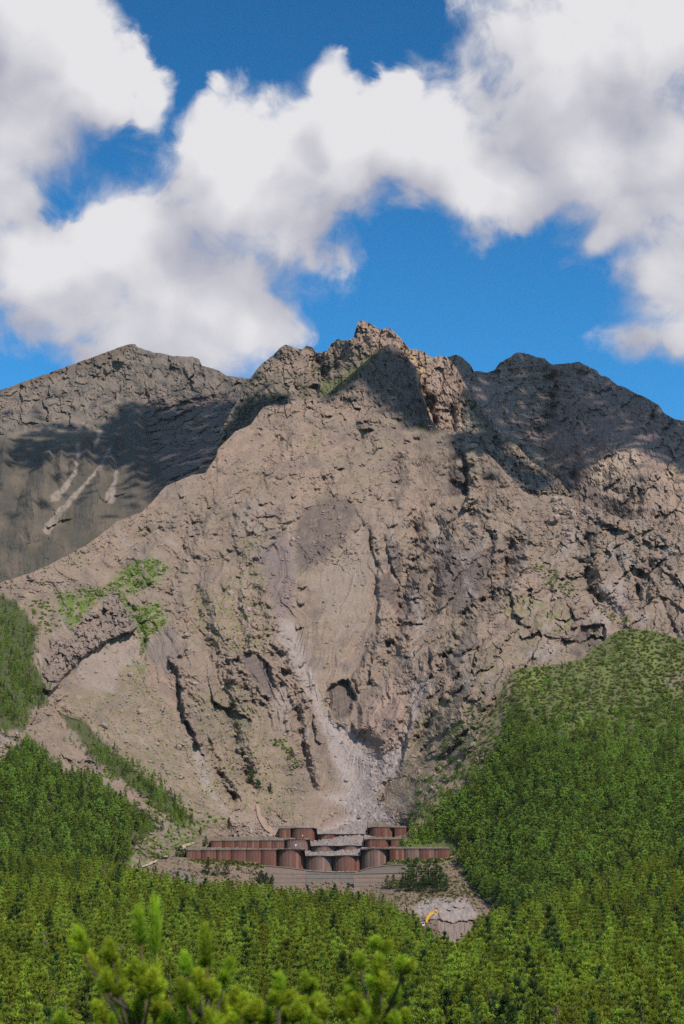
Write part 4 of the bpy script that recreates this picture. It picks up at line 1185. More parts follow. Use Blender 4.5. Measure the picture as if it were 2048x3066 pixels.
# ---- near ground under the pine forest, and the plain that runs on to the horizon
TOPLINE = np.array([(-200, 2532), (0, 2540), (98, 2546), (215, 2552), (313, 2560), (366, 2580), (424, 2599), (470, 2600), (522, 2618), (588, 2632), (640, 2634), (692, 2626), (740, 2640), (784, 2648), (849, 2656), (930, 2662),
                    (1024, 2660), (1109, 2672), (1155, 2684), (1194, 2702), (1226, 2716), (1258, 2758), (1284, 2779), (1308, 2788), (1324, 2804), (1350, 2818), (1380, 2810), (1395, 2789), (1430, 2746), (1450, 2716), (1507, 2712),
                    (1560, 2700), (1612, 2683), (1677, 2650), (1775, 2617), (1873, 2584), (2048, 2520), (2300, 2440)], float)

NEAR_PTS = []      # world x, y, canopy height from pixels at a given distance
for (u, v, Y) in [(0, 3066, 230), (1024, 3066, 225), (2048, 3066, 235), (-300, 3000, 250), (2350, 3000, 250), (0, 2800, 430), (500, 2830, 400), (1024, 2850, 390), (1550, 2850, 400), (2048, 2800, 430),
                  (0, 2640, 600), (500, 2700, 560), (900, 2720, 560), (1200, 2800, 520), (1335, 2885, 520), (1500, 2770, 560), (1800, 2670, 600), (2048, 2600, 640), (-300, 2540, 760), (0, 2545, 760),
                  (300, 2565, 740), (560, 2645, 720), (900, 2670, 720), (1100, 2685, 710), (1200, 2750, 650), (1345, 2830, 640), (1600, 2690, 690), (1850, 2595, 720), (2048, 2525, 740), (2350, 2470, 740)]:
    dxx, dzz = ray(u, v)
    NEAR_PTS.append((float(dxx * Y), float(Y), float(dzz * Y)))
NEAR_PTS = np.array(NEAR_PTS)
TREE_H = 7.0


def near_z(x, y):
    """Height of the near ground."""
    x = np.asarray(x, float); y = np.asarray(y, float)
    w = 0; s = 0
    for (px, py, pz) in NEAR_PTS:
        d2 = ((x - px) / 90.0) ** 2 + ((y - py) / 90.0) ** 2
        k = 1.0 / (d2 + 0.25) ** 2
        w = w + k; s = s + k * (pz - TREE_H)
    z = s / w
    hill = -3.0 - 0.21 * np.maximum(y - 12, 0) - 0.02 * np.abs(x)
    k = ss(70, 170, y)
    z = np.where(y < 70, np.maximum(hill, z * 0 - 60), hill * (1 - k) + z * k)
    return z


def build_near():
    ys = np.r_[np.arange(-60, 200, 6.0), np.arange(200, 800, 9.0), np.array([830, 900, 1000])]
    xs = np.arange(-603, 604, 9.0)
    X, Y = np.meshgrid(xs, ys)
    Z = near_z(X, np.minimum(Y, 790)) + fbm(X / 30, Y / 30, 3, 601) * 0.8
    Z = np.where(Y > 795, Z - (Y - 795) * 0.12, Z)
    # beyond the last row of trees the ground drops away to the stream bed
    u, v = pix(np.stack([X, np.maximum(Y, 1), Z], -1))
    line = np.interp(u, TOPLINE[:, 0], TOPLINE[:, 1]) + 26
    Z = np.where((Y > 300) & (v < line), ray(u, line)[1] * Y, Z)
    C = np.zeros(X.shape + (3,), np.float32)
    C[...] = (0.050, 0.055, 0.022)
    paint(C, ss(0.0, 0.4, fbm(X / 14, Y / 14, 3, 602)), (0.085, 0.075, 0.04), 0.8)
    r, c = X.shape
    i = np.arange(r * c).reshape(r, c)
    F = np.stack([i[:-1, :-1].ravel(), i[:-1, 1:].ravel(), i[1:, 1:].ravel(), i[1:, :-1].ravel()], 1)
    me = mesh_np('forest_ground', np.stack([X, Y, Z], -1).reshape(-1, 3), F, [MAT['rock']], True, C.reshape(-1, 3))
    obj('forest_ground', me, kind='structure')
    # wide plain to the horizon, below everything that is seen
    R = np.r_[0.0, 300, 700, 1200, 2000, 3500, 6000, 10000, 18000, 30000]
    A = np.linspace(0, 2 * np.pi, 73)[:-1]
    V = [(0.0, 400.0, -70.0)]
    for q in R[1:]:
        for a in A:
            V.append((q * math.cos(a), 400 + q * math.sin(a), -70.0 + 8 * math.sin(q * 0.001 + 3 * a)))
    F = [(0, 1 + j, 1 + (j + 1) % 72) for j in range(72)]
    for k in range(len(R) - 2):
        for j in range(72):
            a, b = 1 + k * 72 + j, 1 + k * 72 + (j + 1) % 72
            F += [(a, a + 72, b + 72), (a, b + 72, b)]
    me = mesh_np('ground', V, F, [MAT['rock']], True, np.tile(np.array([[0.07, 0.075, 0.035]], np.float32), (len(V), 1)))
    obj('ground', me, kind='structure')


build_near()
# ------------------------------------------------------------------ plants
def leaf_material(name, dark, light, var=0.30, trans=0.28):
    m = bpy.data.materials.new(name)
    m.use_nodes = True
    nt = m.node_tree
    nt.nodes.clear()
    out = nt.nodes.new('ShaderNodeOutputMaterial')
    sep = nt.nodes.new('ShaderNodeSeparateColor')
    nt.links.new(attr(nt), sep.inputs[0])
    t = S(nt, sep.outputs[0])
    oi = S(nt, nt.nodes.new('ShaderNodeObjectInfo').outputs['Random'])
    big = S(nt, noise(nt, geo_pos(nt), 0.018, 3, 0.6).outputs['Fac'])
    # age of the needles, tree by tree and stand by stand
    f = (t * 0.62 + oi * 0.34 + (big - 0.5) * 0.9).clamp()
    c = mixc(nt, f, dark, light)
    hv = nt.nodes.new('ShaderNodeHueSaturation')
    h = (oi * 7.31)._m('FRACT', oi * 7.31)
    nt.links.new(((h - 0.5) * 0.035 + 0.5).s, hv.inputs['Hue'])
    nt.links.new(((h - 0.5) * 2 * var + 1.0).s, hv.inputs['Value'])
    nt.links.new(c, hv.inputs['Color'])
    d = nt.nodes.new('ShaderNodeBsdfDiffuse')
    tr = nt.nodes.new('ShaderNodeBsdfTranslucent')
    nt.links.new(hv.outputs[0], d.inputs[0]); nt.links.new(hv.outputs[0], tr.inputs[0])
    mx = nt.nodes.new('ShaderNodeMixShader')
    mx.inputs[0].default_value = trans
    nt.links.new(d.outputs[0], mx.inputs[1]); nt.links.new(tr.outputs[0], mx.inputs[2])
    nt.links.new(mx.outputs[0], out.inputs[0])
    return m


MAT['needle'] = leaf_material('pine_needles', (0.130, 0.190, 0.028), (0.420, 0.470, 0.054), 0.42, 0.45)
MAT['far_needle'] = leaf_material('hill_foliage', (0.110, 0.185, 0.036), (0.330, 0.420, 0.062), 0.40, 0.42)
MAT['dark_needle'] = leaf_material('dark_foliage', (0.042, 0.080, 0.026), (0.110, 0.160, 0.036), 0.3, 0.35)
MAT['dead_needle'] = leaf_material('dead_needles', (0.10, 0.075, 0.055), (0.21, 0.155, 0.115), 0.2, 0.2)
MAT['bark'] = plain('bark', (0.085, 0.062, 0.048), 0.95, 0.4, 3.0)


def blades(rng, base, dirn, n, length, width, spread, tone, out=None):
    """n thin triangles fanning out of each base point round its direction."""
    N = len(base)
    d = np.repeat(dirn, n, 0) + rng.normal(0, spread, (N * n, 3))
    d /= np.linalg.norm(d, axis=1, keepdims=True) + 1e-9
    b = np.repeat(base, n, 0) + rng.normal(0, 0.05, (N * n, 3)) * length
    L = length * rng.uniform(0.7, 1.2, (N * n, 1))
    if out is None:
        face = rng.normal(0, 1, (N * n, 3))
    else:      # sprays lie with their faces turned out of the crown
        face = np.repeat(out, n, 0) + rng.normal(0, 0.45, (N * n, 3))
    side = np.cross(d, face)
    side /= np.linalg.norm(side, axis=1, keepdims=True) + 1e-9
    w = width * rng.uniform(0.7, 1.3, (N * n, 1))
    V = np.stack([b - side * w * 0.5, b + side * w * 0.5, b + d * L], 1).reshape(-1, 3)
    t = np.repeat(np.repeat(tone, n), 3)
    t = np.clip(t + np.tile([-0.12, -0.12, 0.16], N * n), 0, 1)
    return V, np.arange(len(V)).reshape(-1, 3), np.stack([t, t, t], 1)


def pine_crown(seed, H, R, tufts, n, length, width, mat, bottom=0.14, whorls=10, taper=0.8, name='crown'):
    rng = np.random.default_rng(seed)
    lev = rng.integers(0, whorls, tufts)
    lev = np.where(rng.random(tufts) < 0.35, rng.integers(0, whorls, tufts), lev)
    w = np.linspace(bottom, 0.97, whorls)
    t = w[lev] + rng.normal(0, 0.012, tufts)
    keep = rng.random(tufts) < (1.15 - t) ** 0.6      # more tufts low down, where the crown is wide
    t = t[keep]; lev = lev[keep]; k = len(t)
    # a handful of limbs in each whorl, so that the crown has gaps
    limb = rng.integers(0, 6, k)
    lim_az = rng.uniform(0, 2 * np.pi, (whorls, 6)); lim_len = rng.uniform(0.62, 1.12, (whorls, 6))
    az = lim_az[lev, limb] + rng.normal(0, 0.22, k)
    r = R * np.clip(1 - t, 0.02, 1) ** taper * lim_len[lev, limb]
    q = np.sqrt(rng.uniform(0.06, 1, k))
    rad = r * q
    z = t * H + rad * 0.20 - (rad / R) ** 2 * 0.25 + rng.normal(0, 0.05, k) * H / 7
    base = np.stack([np.cos(az) * rad, np.sin(az) * rad, z], 1)
    dirn = np.stack([np.cos(az) * 0.9 * q, np.sin(az) * 0.9 * q, 0.45 + 0.45 * rng.random(k)], 1)
    tone = np.clip(rng.uniform(0.1, 0.9, (whorls, 6))[lev, limb] * 0.6 + rng.uniform(0, 0.4, k), 0, 1)
    face = np.stack([np.cos(az) * 0.8, np.sin(az) * 0.8, np.full(k, 0.75)], 1)
    V, F, C = blades(rng, base, dirn, n, length, width, 0.42, tone, face)
    # leader
    nb = max(4, tufts // 40)
    b2 = np.stack([rng.normal(0, 0.05, nb), rng.normal(0, 0.05, nb), H * rng.uniform(0.9, 1.0, nb)], 1)
    V2, F2, C2 = blades(rng, b2, np.tile([[0, 0, 1.0]], (nb, 1)), n, length, width, 0.3, np.full(nb, 0.7))
    return mesh_np(name, np.r_[V, V2], np.r_[F, F2 + len(V)], [mat], False, np.r_[C, C2])


def pine_trunk(seed, H, R):
    rng = random.Random(seed)
    b = MB()
    b.tube([(0, 0, -1.2), (0.05, 0, H * 0.3), (-0.04, 0.05, H * 0.65), (0, 0, H * 0.97)], [0.17 * H / 7, 0.13 * H / 7, 0.07 * H / 7, 0.02], 6)
    for i in range(9):
        a = rng.uniform(0, 6.28); t = 0.2 + 0.07 * i
        r = R * (1 - t) ** 0.8 * 0.8
        b.tube([(0, 0, t * H), (math.cos(a) * r * 0.5, math.sin(a) * r * 0.5, t * H + 0.05 * H), (math.cos(a) * r, math.sin(a) * r, t * H + 0.09 * H)], [0.045, 0.03, 0.012], 4)
    return b.mesh('trunk', MAT['bark'])


def shrub_crown(seed, H, R, tufts, n, length, width, mat, name='foliage'):
    rng = np.random.default_rng(seed)
    p = rng.normal(0, 1, (tufts, 3)); p[:, 2] = np.abs(p[:, 2])
    p /= np.linalg.norm(p, axis=1, keepdims=True)
    lump = 0.72 + 0.28 * np.sin(p[:, 0] * 5 + seed) * np.cos(p[:, 1] * 4.2 - seed) + rng.uniform(-0.14, 0.14, tufts)
    q = p * lump[:, None] * rng.uniform(0.55, 1.0, (tufts, 1))
    base = q * np.array([R, R, H])
    V, F, C = blades(rng, base, p * 0.5 + np.array([0, 0, 0.5]), n, length, width, 0.6, rng.uniform(0.1, 0.9, tufts), p + np.array([0, 0, 0.3]))
    return mesh_np(name, V, F, [mat], False, C)


def wrap(name, me):
    return bpy.data.objects.new(name, me)


PINE_CROWN = [pine_crown(100 + i, 7.0, r, 380, 8, 0.46, 0.125, MAT['needle'], taper=tp, whorls=8) for i, (r, tp) in enumerate([(2.5, 0.8), (2.8, 0.7), (2.1, 0.95), (2.9, 0.85), (2.4, 0.62), (2.0, 0.7), (3.1, 0.75), (2.6, 0.5)])]
PINE_TRUNK = [pine_trunk(200 + i, 7.0, 2.3) for i in range(3)]
HILL_CROWN = [pine_crown(300 + i, 7.0, r, 110, 6, 0.95, 0.34, MAT['far_needle'], bottom=0.06, whorls=7, taper=tp) for i, (r, tp) in enumerate([(2.6, 0.7), (3.0, 0.6), (2.4, 0.8), (2.8, 0.55)])]
NEAR_DARK = [pine_crown(450 + i, 8.5, r, 300, 6, 0.75, 0.20, MAT['dark_needle'], taper=tp, whorls=8) for i, (r, tp) in enumerate([(3.0, 0.8), (2.6, 0.9)])]
BROAD = [shrub_crown(470, 4.6, 2.9, 330, 6, 0.62, 0.26, MAT['far_needle'], 'crown')]
NEAR_DEAD = [pine_crown(460, 6.5, 1.9, 110, 5, 0.60, 0.10, MAT['dead_needle'], taper=0.8, whorls=8)]
DARK_CROWN = [pine_crown(400 + i, 7.0, r, 300, 6, 0.60, 0.16, MAT['dark_needle'], bottom=0.05, whorls=11, taper=tp) for i, (r, tp) in enumerate([(2.1, 0.85), (2.4, 0.8), (1.8, 0.9)])]
SHRUB = [shrub_crown(500 + i, 1.0, 1.0, 70, 6, 0.42, 0.15, MAT['far_needle']) for i in range(4)]
GRASSM = leaf_material('silver_grass', (0.085, 0.100, 0.020), (0.175, 0.185, 0.045), 0.2)
TUFT = [shrub_crown(540 + i, 0.7, 0.9, 26, 5, 0.8, 0.10, GRASSM, 'tuft') for i in range(2)]


def scatter(name, P, scale, which, protos, kind='stuff', zs=None):
    """One mass of plants: copies of a few plant meshes on the given points."""
    n = len(P)
    me = bpy.data.meshes.new(name)
    me.vertices.add(n); me.vertices.foreach_set('co', np.asarray(P, np.float32).ravel())
    for an, ty, val in (('size', 'FLOAT', scale), ('turn', 'FLOAT', RNG.uniform(0, 6.28, n)), ('lean', 'FLOAT', RNG.normal(0, 0.07, n)), ('nod', 'FLOAT', RNG.normal(0, 0.07, n)), ('pick', 'INT', which)):
        a = me.attributes.new(an, ty, 'POINT')
        a.data.foreach_set('value', np.asarray(val, np.float32 if ty == 'FLOAT' else np.int32))
    o = obj(name, me, kind=kind)
    ng = bpy.data.node_groups.new(name, 'GeometryNodeTree')
    ng.interface.new_socket('Geometry', in_out='INPUT', socket_type='NodeSocketGeometry')
    ng.interface.new_socket('Geometry', in_out='OUTPUT', socket_type='NodeSocketGeometry')
    gi = ng.nodes.new('NodeGroupInput'); go = ng.nodes.new('NodeGroupOutput')
    iop = ng.nodes.new('GeometryNodeInstanceOnPoints')
    join = ng.nodes.new('GeometryNodeJoinGeometry')
    for pme in reversed(protos):      # the join lists the last link first
        oi = ng.nodes.new('GeometryNodeObjectInfo')
        oi.inputs['Object'].default_value = wrap(pme.name + '_source', pme)
        oi.inputs['As Instance'].default_value = True
        ng.links.new(oi.outputs['Geometry'], join.inputs[0])

    def named(an, ty):
        q = ng.nodes.new('GeometryNodeInputNamedAttribute')
        q.data_type = ty
        q.inputs['Name'].default_value = an
        return q.outputs['Attribute']
    ng.links.new(gi.outputs[0], iop.inputs['Points'])
    ng.links.new(join.outputs[0], iop.inputs['Instance'])
    iop.inputs['Pick Instance'].default_value = True
    ng.links.new(named('pick', 'INT'), iop.inputs['Instance Index'])
    cx = ng.nodes.new('ShaderNodeCombineXYZ')
    ng.links.new(named('turn', 'FLOAT'), cx.inputs[2])
    ng.links.new(named('lean', 'FLOAT'), cx.inputs[0])
    ng.links.new(named('nod', 'FLOAT'), cx.inputs[1])
    e2r = ng.nodes.new('FunctionNodeEulerToRotation')
    ng.links.new(cx.outputs[0], e2r.inputs[0])
    ng.links.new(e2r.outputs[0], iop.inputs['Rotation'])
    ng.links.new(named('size', 'FLOAT'), iop.inputs['Scale'])
    ng.links.new(iop.outputs[0], go.inputs[0])
    md = o.modifiers.new('plants', 'NODES')
    md.node_group = ng
    return o


# ---- the near pine forest
def near_forest():
    ys = []
    rng = np.random.default_rng(17)
    pts = []
    y = 205.0
    while y < 775:
        half = 0.30 * y + 14
        step = 3.9 + 0.0008 * (y - 200)
        xs = np.arange(-half, half, step)
        xs = xs + rng.uniform(-0.45, 0.45, len(xs)) * step
        pts.append(np.stack([xs, y + rng.uniform(-0.45, 0.45, len(xs)) * step], 1))
        y += step
    p = np.concatenate(pts)
    z = near_z(p[:, 0], p[:, 1])
    s = rng.normal(1.12, 0.24, len(p)).clip(0.5, 1.75)
    gap = fbm(p[:, 0] / 22, p[:, 1] / 22, 3, 701)
    s *= 1 + 0.22 * fbm(p[:, 0] / 45, p[:, 1] / 45, 3, 702)
    keep = gap > -0.55
    top = np.stack([p[:, 0], p[:, 1], z + 7.0 * s], 1)
    u, v = pix(top)
    line = np.interp(u, TOPLINE[:, 0], TOPLINE[:, 1])
    keep &= v > line - 4 + rng.uniform(-3, 6, len(p))
    keep &= (u > -420) & (u < 2470) & (v < 3150)
    p, z, s, u, v = p[keep], z[keep], s[keep], u[keep], v[keep]
    base = np.stack([p[:, 0], p[:, 1], z - 0.2], 1)
    NP = len(PINE_CROWN)
    kinds = PINE_CROWN + NEAR_DARK + BROAD + NEAR_DEAD
    which = rng.integers(0, len(PINE_CROWN), len(p))
    pr = rng.random(len(p))
    dk = pr < np.clip(0.05 + 0.16 * fbm(p[:, 0] / 30, p[:, 1] / 40, 3, 705), 0.01, 0.3)
    which[dk] = len(PINE_CROWN) + rng.integers(0, 2, int(dk.sum()))
    which[pr > 0.988] = len(kinds) - 1
    bl = rng.random(len(p)) < np.clip(0.03 + 0.22 * fbm(p[:, 0] / 26, p[:, 1] / 34, 3, 706), 0.005, 0.2)
    which[bl] = NP + 2
    # the three hundred that show largest are trees of their own
    inside = (u > 5) & (u < 2043) & (v < 3040)
    front = np.argsort(np.where(inside, p[:, 1], 1e9))[:300]
    first = {}
    for i in front:
        k = int(which[i])
        lab = ('young yellow-green pine standing in the dense forest in front of the steel dams' if k < NP else 'darker blue-green pine standing among the yellow-green pines of the near forest' if k < NP + 2 else 'rounded leafy tree standing between the pointed pines of the near forest' if k == NP + 2 else 'dead grey-brown pine standing among the green pines of the near forest')
        t = empty('leafy_tree' if k == NP + 2 else 'pine_tree', base[i].tolist(), lab, 'tree', ('pines of the near forest', 'dark pines of the near forest', 'leafy trees of the near forest', 'dead pines of the near forest')[0 if k < NP else 1 if k < NP + 2 else k - NP], rng.uniform(0, 6.28))
        t.scale = (s[i] * rng.uniform(0.85, 1.15), s[i] * rng.uniform(0.85, 1.15), s[i])
        t.rotation_euler.x, t.rotation_euler.y = rng.normal(0, 0.05), rng.normal(0, 0.05)
        obj('trunk', PINE_TRUNK[k % 3], t)
        obj('crown', kinds[k], t)
    rest = np.ones(len(p), bool); rest[front] = False
    scatter('pine_forest', base[rest], s[rest], which[rest], kinds)
    return len(p)


# ---- woods and scrub on the slopes
def in_poly(u, v, pts):
    ins = np.zeros(u.shape, bool)
    n = len(pts)
    for k in range(n):
        (ax, ay), (bx, by) = pts[k], pts[(k + 1) % n]
        c = (ay > v) != (by > v)
        ins ^= c & (u < ax + (v - ay) * (bx - ax) / ((by - ay) or 1e-9))
    return ins


def grid_pts(u0, u1, v0, v1, step, rng):
    a, b = np.meshgrid(np.arange(u0, u1, step), np.arange(v0, v1, step * 0.75))
    a = a.ravel() + rng.uniform(-0.5, 0.5, a.size) * step
    b = b.ravel() + rng.uniform(-0.5, 0.5, b.size) * step * 0.75
    return a, b


def hill_woods():
    rng = np.random.default_rng(23)
    # right ridge
    u, v = grid_pts(1180, 2460, 1880, 2800, 11.0, rng)
    cr = np.interp(u, RIDGE.us, RIDGE.cr)
    ft = np.interp(u, [1170, 1195, 1300, 1366, 1376, 1398, 1448, 1515, 1700, 2240], [2552, 2540, 2530, 2521, 2564, 2638, 2688, 2722, 2770, 2700])
    ok = (v > cr + 3) & (v < ft - 3)
    u, v = u[ok], v[ok]
    x = ((u - RIDGE.us[0]) / RIDGE.du).astype(int)
    sc = 0.5 + 0.55 * ss(1980, 2450, v + (u - 1700) * -0.04)          # low scrub high up, trees lower down
    n1 = fbm(u / 40, v / 70, 4, 711)
    dense = 0.46 + 0.60 * ss(2040, 2400, v + 70 * n1) + 0.65 * n1 * ss(2420, 2250, v)
    edge = RIDGE.field.poly
    left = in_poly(u, v, [(1180, 2600), (1200, 2520), (1250, 2440), (1340, 2330), (1390, 2230), (1480, 2080), (1530, 1990), (1555, 2050), (1510, 2160), (1480, 2270), (1400, 2380), (1300, 2460), (1240, 2520)])
    dense = np.where(left, dense * 0.45, dense)
    bare = in_poly(u, v, [(1990, 2035), (2060, 2005), (2060, 2050), (2000, 2070)])
    keep = (rng.random(len(u)) < dense) & ~bare
    u, v, sc, left = u[keep], v[keep], sc[keep], left[keep]
    P = RIDGE.on(u, v)
    sc = sc * rng.uniform(0.55, 1.5, len(u)) * np.where(left, 0.7, 1)
    tree = rng.random(len(u)) < ss(0.45, 0.9, sc) * 0.9 + 0.05
    k = int(tree.sum())
    scatter('hillside_pines', P[tree] - [0, 0, 0.3], sc[tree] * 0.9, np.where(rng.random(k) < np.clip(0.14 + 0.45 * fbm(u[tree] / 45, v[tree] / 30, 3, 715), 0.02, 0.6), len(HILL_CROWN) + rng.integers(0, 3, k), rng.integers(0, len(HILL_CROWN), k)), HILL_CROWN + DARK_CROWN)
    # scrub: the largest as bushes of their own, the rest as one mass
    b = ~tree
    Pb, sb, ub, vb = P[b], sc[b] * 2.3, u[b], v[b]
    vis = (ub > 1400) & (ub < 2040) & (vb < 2180) & (vb > 1890)
    pick = np.argsort(np.where(vis, -sb, 0))[:150]
    for i in pick:
        t = empty('bush', Pb[i].tolist(), 'low round green bush among pale grass on the upper right-hand ridge', 'bush', 'bushes of the upper green ridge', rng.uniform(0, 6.28))
        t.scale = (sb[i], sb[i], sb[i] * 0.85)
        obj('foliage', SHRUB[int(rng.integers(4))], t)
    m = np.ones(len(Pb), bool); m[pick] = False
    scatter('scrub', Pb[m], sb[m], rng.integers(0, 4, int(m.sum())), SHRUB)
    # grass tussocks between the bushes
    u, v = grid_pts(1400, 2440, 1885, 2400, 8, rng)
    cr = np.interp(u, RIDGE.us, RIDGE.cr)
    ok = (v > cr + 3) & (rng.random(len(u)) < 0.55 * ss(2420, 2050, v))
    P = RIDGE.on(u[ok], v[ok])
    scatter('ridge_grass', P, rng.uniform(0.7, 1.7, len(P)), rng.integers(0, 2, len(P)), TUFT)
    # left slopes
    u, v = grid_pts(-400, 600, 1740, 2640, 9.0, rng)
    ok = np.zeros(len(u), bool)
    fl = Field.__new__(Field); fl.u, fl.v, fl.shape = u + fbm(u / 18, v / 18, 3, 721) * 16, v + fbm(u / 18 + 9, v / 18, 3, 722) * 16, u.shape
    soft = np.zeros(len(u))
    for q in VEG_LEFT:
        soft = np.maximum(soft, fl.poly(q, 40))
    ok = rng.random(len(u)) < soft * (0.70 + 1.3 * fbm(u / 34, v / 28, 4, 724))
    bare = in_poly(u, v, [(118, 2425), (140, 2395), (163, 2365), (168, 2400), (160, 2415)])
    ok &= ~bare & (fbm(u / 26, v / 26, 3, 723) > -0.55)
    u, v = u[ok], v[ok]
    P = MAIN.on(u, v)
    strip = in_poly(u, v, VEG_LEFT[2])
    sc = (0.55 + 0.40 * ss(2150, 2350, v) - 0.22 * strip) * rng.uniform(0.6, 1.35, len(u)) * (0.45 + 0.55 * soft[ok])
    scatter('slope_pines', P - [0, 0, 0.3], sc, np.where(rng.random(len(u)) < np.clip(0.25 + 0.5 * fbm(u / 45, v / 30, 3, 716), 0.05, 0.7), len(HILL_CROWN) + rng.integers(0, 3, len(u)), rng.integers(0, len(HILL_CROWN), len(u))), HILL_CROWN + DARK_CROWN)
    # bushes and grass dotted over the scree
    pts = []
    for (q, n, s0, s1) in [(GRASS_POLYS[0], 330, 0.5, 1.3), (GRASS_POLYS[1], 260, 0.5, 1.2), (GRASS_POLYS[2], 240, 0.5, 1.2), (GRASS_POLYS[4], 170, 0.5, 1.1),
                           ([(1590, 1690), (1620, 1690), (1730, 1760), (1715, 1790), (1640, 1760)], 70, 0.8, 1.7), ([(1760, 1790), (1790, 1790), (1900, 1870), (1885, 1890), (1800, 1840)], 50, 0.6, 1.4),
                           ([(815, 2215), (850, 2210), (890, 2270), (910, 2310), (880, 2290)], 45, 0.7, 1.5), ([(660, 2160), (700, 2140), (860, 2420), (800, 2440)], 60, 0.4, 1.0),
                           ([(560, 1780), (760, 1690), (800, 1960), (620, 1960)], 230, 0.4, 1.1), ([(200, 2140), (420, 2000), (700, 2420), (600, 2470), (460, 2380)], 220, 0.4, 0.9),
                           ([(560, 2000), (720, 2050), (860, 2300), (760, 2440), (600, 2250)], 220, 0.35, 1.0), ([(1250, 2330), (1400, 2120), (1500, 2090), (1390, 2290), (1240, 2450)], 420, 0.4, 1.2),
                           ([(430, 2380), (560, 2420), (680, 2450), (600, 2480), (560, 2560), (440, 2600), (400, 2560)], 260, 0.4, 1.4), ([(100, 1700), (260, 1640), (300, 1690), (120, 1750)], 60, 0.5, 1.3),
                           ([(80, 1800), (150, 1790), (190, 1880), (140, 1900), (100, 1850)], 110, 0.6, 1.6), ([(250, 1640), (420, 1570), (430, 1600), (280, 1670)], 40, 0.5, 1.2)]:
        a = np.array(q)
        k = 0
        while k < n:
            uu = rng.uniform(a[:, 0].min(), a[:, 0].max(), 400); vv = rng.uniform(a[:, 1].min(), a[:, 1].max(), 400)
            g = in_poly(uu, vv, q) & (fbm(uu / 20, vv / 20, 2, 731) + rng.uniform(-0.3, 0.3, 400) > 0.0)
            for x, y in list(zip(uu[g], vv[g]))[:n - k]:
                pts.append((x, y, rng.uniform(s0, s1)))
            k += max(1, int(g.sum()))
    p = np.array(pts)
    P = MAIN.on(p[:, 0], p[:, 1])
    scatter('slope_scrub', P, p[:, 2], rng.integers(0, 4, len(p)), SHRUB)
    # grass and weeds on the bank by the dams
    pts = []
    for (q, n) in [([(560, 2572), (700, 2577), (790, 2588), (850, 2604), (780, 2598), (600, 2588)], 260), ([(1140, 2596), (1172, 2576), (1345, 2570), (1460, 2566), (1460, 2580), (1200, 2588)], 300), ([(1180, 2590), (1400, 2580), (1420, 2690), (1160, 2690)], 160),
                   ([(480, 2600), (780, 2600), (760, 2650), (480, 2650)], 120), ([(1300, 2590), (1480, 2580), (1480, 2680), (1250, 2690)], 240), ([(1180, 2680), (1480, 2660), (1440, 2695), (1180, 2720)], 160)]:
        a = np.array(q)
        uu = rng.uniform(a[:, 0].min(), a[:, 0].max(), n * 3); vv = rng.uniform(a[:, 1].min(), a[:, 1].max(), n * 3)
        g = np.nonzero(in_poly(uu, vv, q))[0][:n]
        pts += [(uu[i], vv[i]) for i in g]
    p = np.array(pts)
    P = BANK.on(p[:, 0], p[:, 1])
    scatter('bank_grass', P, rng.uniform(0.35, 0.9, len(P)), rng.integers(0, 2, len(P)), TUFT)


N_NEAR = near_forest()
hill_woods()
# ------------------------------------------------------------------ the rows of rust-brown steel cells
def rust_material(name='weathered_steel', ca=(0.140, 0.042, 0.026), cb=(0.180, 0.096, 0.072)):
    m, nt, p = new_mat(name)
    tc = nt.nodes.new('ShaderNodeTexCoord')
    oi = S(nt, nt.nodes.new('ShaderNodeObjectInfo').outputs['Random'])
    pos = geo_pos(nt)
    mp = nt.nodes.new('ShaderNodeMapping')
    mp.inputs['Scale'].default_value = (1.0, 1.0, 0.045)
    nt.links.new(pos, mp.inputs[0])
    runs = S(nt, noise(nt, mp.outputs[0], 0.75, 4, 0.6).outputs['Fac'])
    cell = S(nt, noise(nt, pos, 0.045, 2, 0.5).outputs['Fac'])
    blot = S(nt, noise(nt, pos, 0.5, 4, 0.6).outputs['Fac'])
    f = ((runs - 0.5) * 2.0 + (cell - 0.5) * 1.6 + (blot - 0.5) * 0.5 + (oi - 0.5) * 0.75 + 0.42).clamp()
    c = mixc(nt, f, ca, cb)
    pale = ((oi * 5.77)._m('FRACT', oi * 5.77).smooth(0.80, 0.95) * (runs * 0.6 + 0.3)).clamp()
    c = mixc(nt, pale, c, (0.265, 0.150, 0.110))
    # black run-off below the rim
    sep = nt.nodes.new('ShaderNodeSeparateXYZ')
    nt.links.new(tc.outputs['Generated'], sep.inputs[0])
    topd = S(nt, sep.outputs[2]) + (blot - 0.5) * 0.30
    c = mixc(nt, topd.smooth(0.80, 1.0, 0.0, 0.70), c, (0.060, 0.032, 0.030))
    nt.links.new(c, p.inputs['Base Color'])
    p.inputs['Roughness'].default_value = 0.75
    p.inputs['Specular IOR Level'].default_value = 0.25
    return m


MAT['rust'] = rust_material()
MAT['rust_pale'] = rust_material('bleached_steel', (0.150, 0.082, 0.062), (0.205, 0.140, 0.118))
MAT['rim'] = plain('rim_steel', (0.060, 0.036, 0.034), 0.7, 0.3, 0.5)
MAT['gravel'] = plain('gravel', (0.255, 0.215, 0.195), 0.95, 0.35, 1.4, bump=0.6)
MAT['white'] = plain('white_paint', (0.80, 0.80, 0.78), 0.5, 0.05)
MAT['concrete'] = plain('pale_concrete', (0.33, 0.275, 0.225), 0.9, 0.15, 0.4)
MAT['pole'] = plain('grey_metal', (0.16, 0.15, 0.14), 0.6, 0.1)


